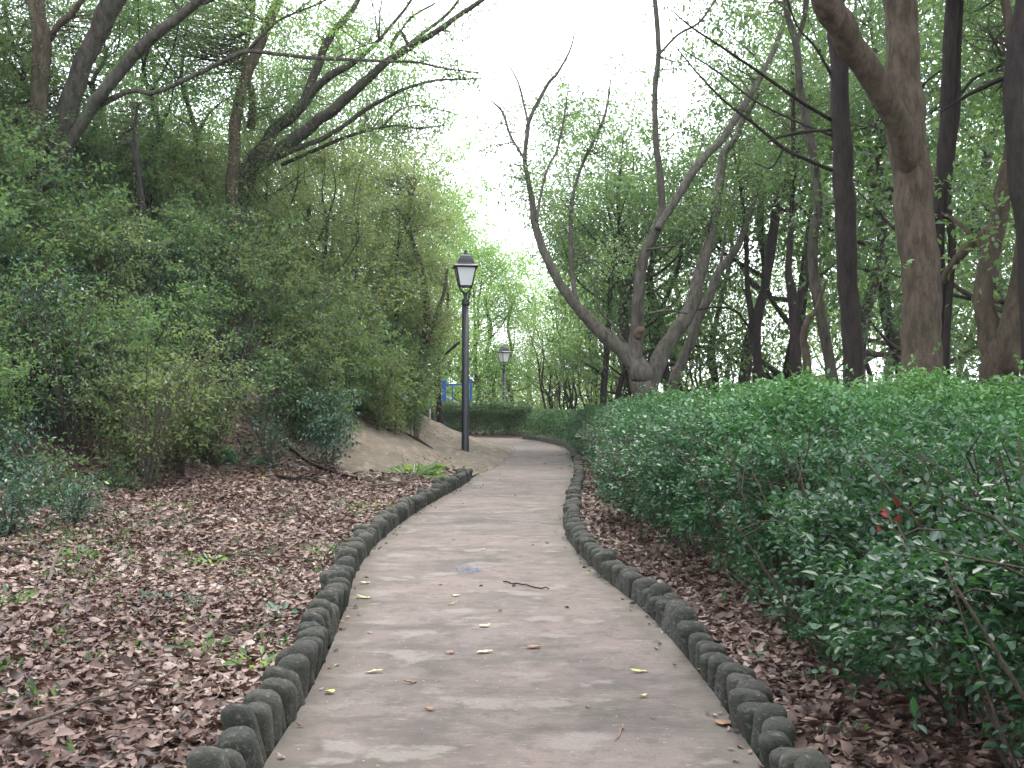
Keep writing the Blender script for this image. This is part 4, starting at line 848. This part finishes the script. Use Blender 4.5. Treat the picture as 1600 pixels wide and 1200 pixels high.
for (px, py) in ((655, 598), (672, 607), (712, 630), (763, 632), (779, 632), (795, 633)):
    a = P(px, py, YR); m = MB(); m.tube([(a[0], a[1], Hs(a[0], a[1])-.1), tuple(a)], [.032, .032], 8); part(m, 'post', 'white', r, True)
r = empty('staircase', (px2x(712), YR+.6, gz)); tag(r, 'pale concrete steps climbing left behind the blue frame', 'stairs')
m = MB()
for i in range(12):
    xx = px2x(722, YR+.8)-.28*i; m.box((xx, YR+.9, gz+.08+.085*i), (.28, 1.2, .16+.17*i), 0)
part(m, 'steps', 'stone', r)

# ------------------------------------------------------------------ small things on the path and the bank
def ground_pt(px, py, z=0.0):
    Y = (EYE-z)*F/(py-625)
    for _ in range(8):
        p = P(px, py, Y); Y *= (EYE-z)/max(EYE-p[2], .01) if p[2] < EYE else 1
    return P(px, py, Y)
def march(px, py, lift=0.):
    Yv = np.arange(3.2, 40, .04); Q = np.array([P(px, py, v) for v in Yv]); hit = np.nonzero(Q[:, 2] < H(Q[:, 0], Q[:, 1])+lift)[0]
    return Q[hit[0]] if len(hit) else Q[-1]
def fallen(px, py, ln, ang, matn, label, wr=.33, seed=0):
    g = np.random.default_rng(seed); p = ground_pt(px, py); a = R(ang); k = 7
    t = np.linspace(0, 1, k); wv = ln*wr*np.sin(np.pi*np.clip(t*.96+.02, 0, 1))**.8*.5; v = []
    up = .005+.012*(t-.5)*g.normal()+.007*(t-.5)**2*4*g.random()
    for i in range(k):
        for e in (-1, 0, 1):
            v.append(((t[i]-.5)*ln, e*wv[i]*1.5+.008*math.sin(t[i]*4+seed), up[i]+(abs(e)*.006*(.3+g.random()))))
    f = [(i*3+j, (i+1)*3+j, (i+1)*3+j+1, i*3+j+1) for i in range(k-1) for j in (0, 1)]
    m = MB(); m.add(v, f); me = m.mesh('fallen_leaf'); o = link('fallen_leaf', me, M[matn]); o.location = (p[0], p[1], .004); o.rotation_euler = (0, 0, a)
    md = o.modifiers.new('thick', 'SOLIDIFY'); md.thickness = .0012
    tag(o, label, 'leaf', 'fallen leaves lying on the path'); return o
for i, (px, py, ln, an, mm, lb, wr) in enumerate([
    (757, 1021, .10, 25, 'leaf_pale', 'long pale green-yellow leaf in the middle of the path below the stick', .28),
    (757, 980, .075, 30, 'leaf_pale', 'small curled cream leaf on the path between the stick and the long pale leaf', .4),
    (712, 932, .075, -15, 'leaf_pale', 'slim cream leaf on the path just left of the stick', .3),
    (707, 945, .07, 5, 'leaf_yellow', 'slim yellow leaf on the path just below the slim cream one', .25),
    (833, 1013, .09, -12, 'leaf_brown', 'folded reddish brown leaf on the path right of the long pale leaf', .35),
    (703, 1022, .055, -20, 'leaf_brown', 'small tan leaf on the path left of the long pale leaf', .5),
    (585, 1052, .10, 12, 'leaf_pale', 'slender tan leaf on the path near the left edging', .2),
    (516, 1084, .045, 40, 'leaf_yellow', 'round yellow-green leaf on the path close to the left edging', .7),
    (569, 935, .12, 0, 'leaf_yellow', 'long flat yellow-green leaf on the path beside the left edging', .25),
    (570, 912, .09, 12, 'leaf_pale', 'pale curled leaf against the left edging beyond the long flat leaf', .3),
    (998, 1051, .10, -8, 'leaf_yellow', 'slim light green leaf on the right half of the path', .2),
    (1005, 1090, .05, 4, 'leaf_yellow', 'short light green leaf below the slim one on the right half of the path', .3),
    (1130, 1133, .085, -50, 'leaf_brown', 'orange brown curled leaf by the right edging in the foreground', .6),
    (1098, 1048, .06, -10, 'leaf_yellow', 'yellow leaf tucked against the right edging stubs', .5),
    (672, 1110, .04, 20, 'leaf_brown', 'tiny dark brown leaf near the bottom middle of the path', .6),
    (641, 1068, .07, 25, 'leaf_brown', 'narrow dark brown leaf on the lower left part of the path', .2),
    (572, 902, .05, 70, 'leaf_brown', 'dark red upright curled leaf beside the left edging', .6),
    (755, 860, .05, 0, 'leaf_pale', 'pale speck of a leaf in the middle distance of the path', .6)]):
    fallen(px, py, ln, an, mm, lb, wr, i)
def stick(name, pts, r0, r1, matn, label, lift=.01, cat='stick', branch=()):
    g = np.random.default_rng(len(label)); Q = []
    for (px, py) in pts:
        p = march(px, py, lift)
        Q.append((p[0], p[1], max(Hs(p[0], p[1]), 0)+lift+r0))
    s = spline(Q, 5); s += g.normal(0, .004, s.shape); m = MB(); m.tube(s, np.linspace(r0, r1, len(s)), 7, .08)
    for (i, d) in branch: b = s[i]; m.tube([b, b+np.array(d)*.6+(0, 0, .01), b+np.array(d)], [r1, r1*.8, r1*.5], 5)
    o = m.build(name, M[matn]); c = s[0]; o.data.transform(__import__('mathutils').Matrix.Translation(-Vector(c))); o.location = c
    return tag(o, label, cat)
stick('stick', [(787, 923), (808, 925), (832, 930), (858, 933)], .006, .005, 'bark_dark', 'dark straight twig lying across the middle of the path', .004)
stick('stick', [(20, 1152), (75, 1125), (150, 1100), (230, 1070), (275, 1052)], .010, .005, 'stick_pale', 'long pale forked twig on the dead leaves at the bottom left', .05, branch=((8, (.12, .03, .03)), (12, (.08, .12, .02))))
o = stick('stick', [(75, 915), (82, 890), (95, 858)], .014, .010, 'stick_pale', 'short pale stick propped upright on the left of the leaf litter', .05)
stick('fallen_branch', [(430, 746), (455, 750), (485, 752), (510, 762)], .03, .015, 'bark_dark', 'dark fallen branch at the foot of the bank', .04, 'branch', branch=((6, (.3, .2, .1)), (10, (.2, -.2, .05))))
stick('fallen_branch', [(585, 760), (612, 757), (640, 752), (655, 745)], .016, .008, 'stick_pale', 'pale thin branch among the weeds near the end of the left edging', .05, 'branch', branch=((6, (.25, .15, .1)), (9, (.2, .3, .1))))
stick('stick', [(330, 868), (400, 870), (450, 872), (495, 878)], .009, .006, 'bark_brown', 'thin reddish twig lying level on the leaf litter halfway to the edging', .04)
stick('stick', [(0, 855), (30, 870), (65, 878)], .014, .008, 'bark_dark', 'dark twig lying left of the short upright stick', .04)
stick('stick', [(440, 972), (400, 978), (352, 985), (330, 1000)], .006, .004, 'bark_brown', 'fine twig near the broad-leaved seedling by the left edging', .04)
stick('root', [(1122, 1078), (1128, 1092), (1135, 1100), (1140, 1112)], .012, .008, 'stick_pale', 'short pale root lying against the right edging stubs', .0)
stick('stick', [(975, 1160), (966, 1172), (962, 1182)], .003, .002, 'leaf_brown', 'fine curved red-brown stalk at the bottom right of the path', .003)
g = np.random.default_rng(14); m = MB(); c = ground_pt(735, 892)
for _ in range(60):
    a = g.uniform(0, 6.28); l = g.uniform(.04, .11); p = c+np.array((g.normal(0, .05), g.normal(0, .08), .006)); m.tube([p, p+np.array((math.cos(a)*l/2, math.sin(a)*l/2, .018)), p+np.array((math.cos(a)*l, math.sin(a)*l, .003))], [.0016]*3, 3, cap=False)
tag(m.build('fibre_tangle', M['fibre']), 'small flattened tangle of grey-blue fibres on the path beyond the stick', 'debris')

def plant(px, py, n, ll, wr, matn, label, name='weed', grp=None, up=1.2, spread=.05, seed=0):
    g = np.random.default_rng(seed+300); p = march(px, py)
    z = Hs(p[0], p[1]); root = empty(name, (p[0], p[1], z)); tag(root, label, 'plant', grp); m = MB(); C = []; D = []
    for i in range(n):
        a = g.uniform(0, 6.28); b = np.array((g.normal(0, spread*.4), g.normal(0, spread*.4), 0)); e = b+np.array((math.cos(a)*spread, math.sin(a)*spread, ll*up*g.uniform(.3, 1)))
        m.tube([b, (b+e)/2, e], [.003, .0025, .002], 4); C.append(e); D.append((math.cos(a), math.sin(a), g.uniform(-.2, 1.0)))
    C = np.array(C); D = np.array(D); L = ll*g.uniform(.7, 1.2, n)
    st = m.build('stems', M['twig'], root); link('leaves', leaves('leaves', C, D, g.normal(0, .3, (n, 3))+(0, -.2, 1), L, L*wr, g, True, .3, None), M[matn], root); return root
plant(440, 968, 7, .075, .55, 'leaf_blue', 'small seedling with broad pale blue-green leaves beside the left edging', 'seedling', None, 1.0, .05, 1)
plant(640, 748, 30, .32, .16, 'leaf_mid', 'clump of strappy green weeds near the end of the left edging', 'weed', None, .4, .22, 2)
plant(662, 745, 26, .30, .14, 'leaf_light', 'brighter strappy weed clump touching the end of the left edging', 'weed', None, .4, .2, 3)
plant(715, 738, 12, .2, .2, 'leaf_mid', 'small tuft growing between the edging end and the cement slope', 'weed', None, .4, .1, 4)
plant(375, 738, 24, .3, .1, 'leaf_blue', 'grassy bluish tuft at the foot of the bank above the fallen branch', 'grass_tuft', None, .8, .1, 5)
for i, (px, py, lb) in enumerate([(330, 885, 'bright green weed tuft in the leaf litter above the thin reddish twig'), (15, 945, 'green weed at the left edge of the leaf litter'), (115, 872, 'green weed just right of the short upright stick'),
                                  (510, 868, 'green weed beside the left edging where it starts to curve'), (315, 1020, 'dark mossy tuft in the leaf litter left of the edging'), (265, 945, 'dull grey-green low tuft in the middle of the leaf litter'),
                                  (405, 1045, 'tiny yellow-green sprout near the edging in the foreground'), (120, 775, 'broad-leaved green plant below the low bushes'), (560, 795, 'pale green grass patch beside the curve of the left edging')]):
    plant(px, py, 22, .075 if i != 7 else .12, .35, ['leaf_light', 'leaf_mid', 'leaf_mid', 'leaf_mid', 'leaf_dark', 'leaf_blue', 'leaf_light', 'leaf_mid', 'leaf_light'][i], lb, 'weed', None, .7, .09 if i != 8 else .25, 20+i)

# ------------------------------------------------------------------ haze
HAZE = .0004
if HAZE:
    m = bpy.data.materials.new('haze'); m.use_nodes = True; n = m.node_tree; n.nodes.remove(n.nodes['Principled BSDF'])
    v = n.nodes.new('ShaderNodeVolumePrincipled'); v.inputs['Color'].default_value = (.86, .92, .97, 1); v.inputs['Density'].default_value = HAZE; v.inputs['Anisotropy'].default_value = .3
    n.links.new(v.outputs[0], n.nodes['Material Output'].inputs['Volume'])
    b = MB(); b.box((0, 320, 9), (840, 840, 30)); tag(b.build('haze', m, smooth=False), 'thin pale air between the trees', 'haze', kind='stuff')
print('objects', len(bpy.data.objects), 'polys', sum(len(o.data.polygons) for o in bpy.data.objects if o.type == 'MESH'))
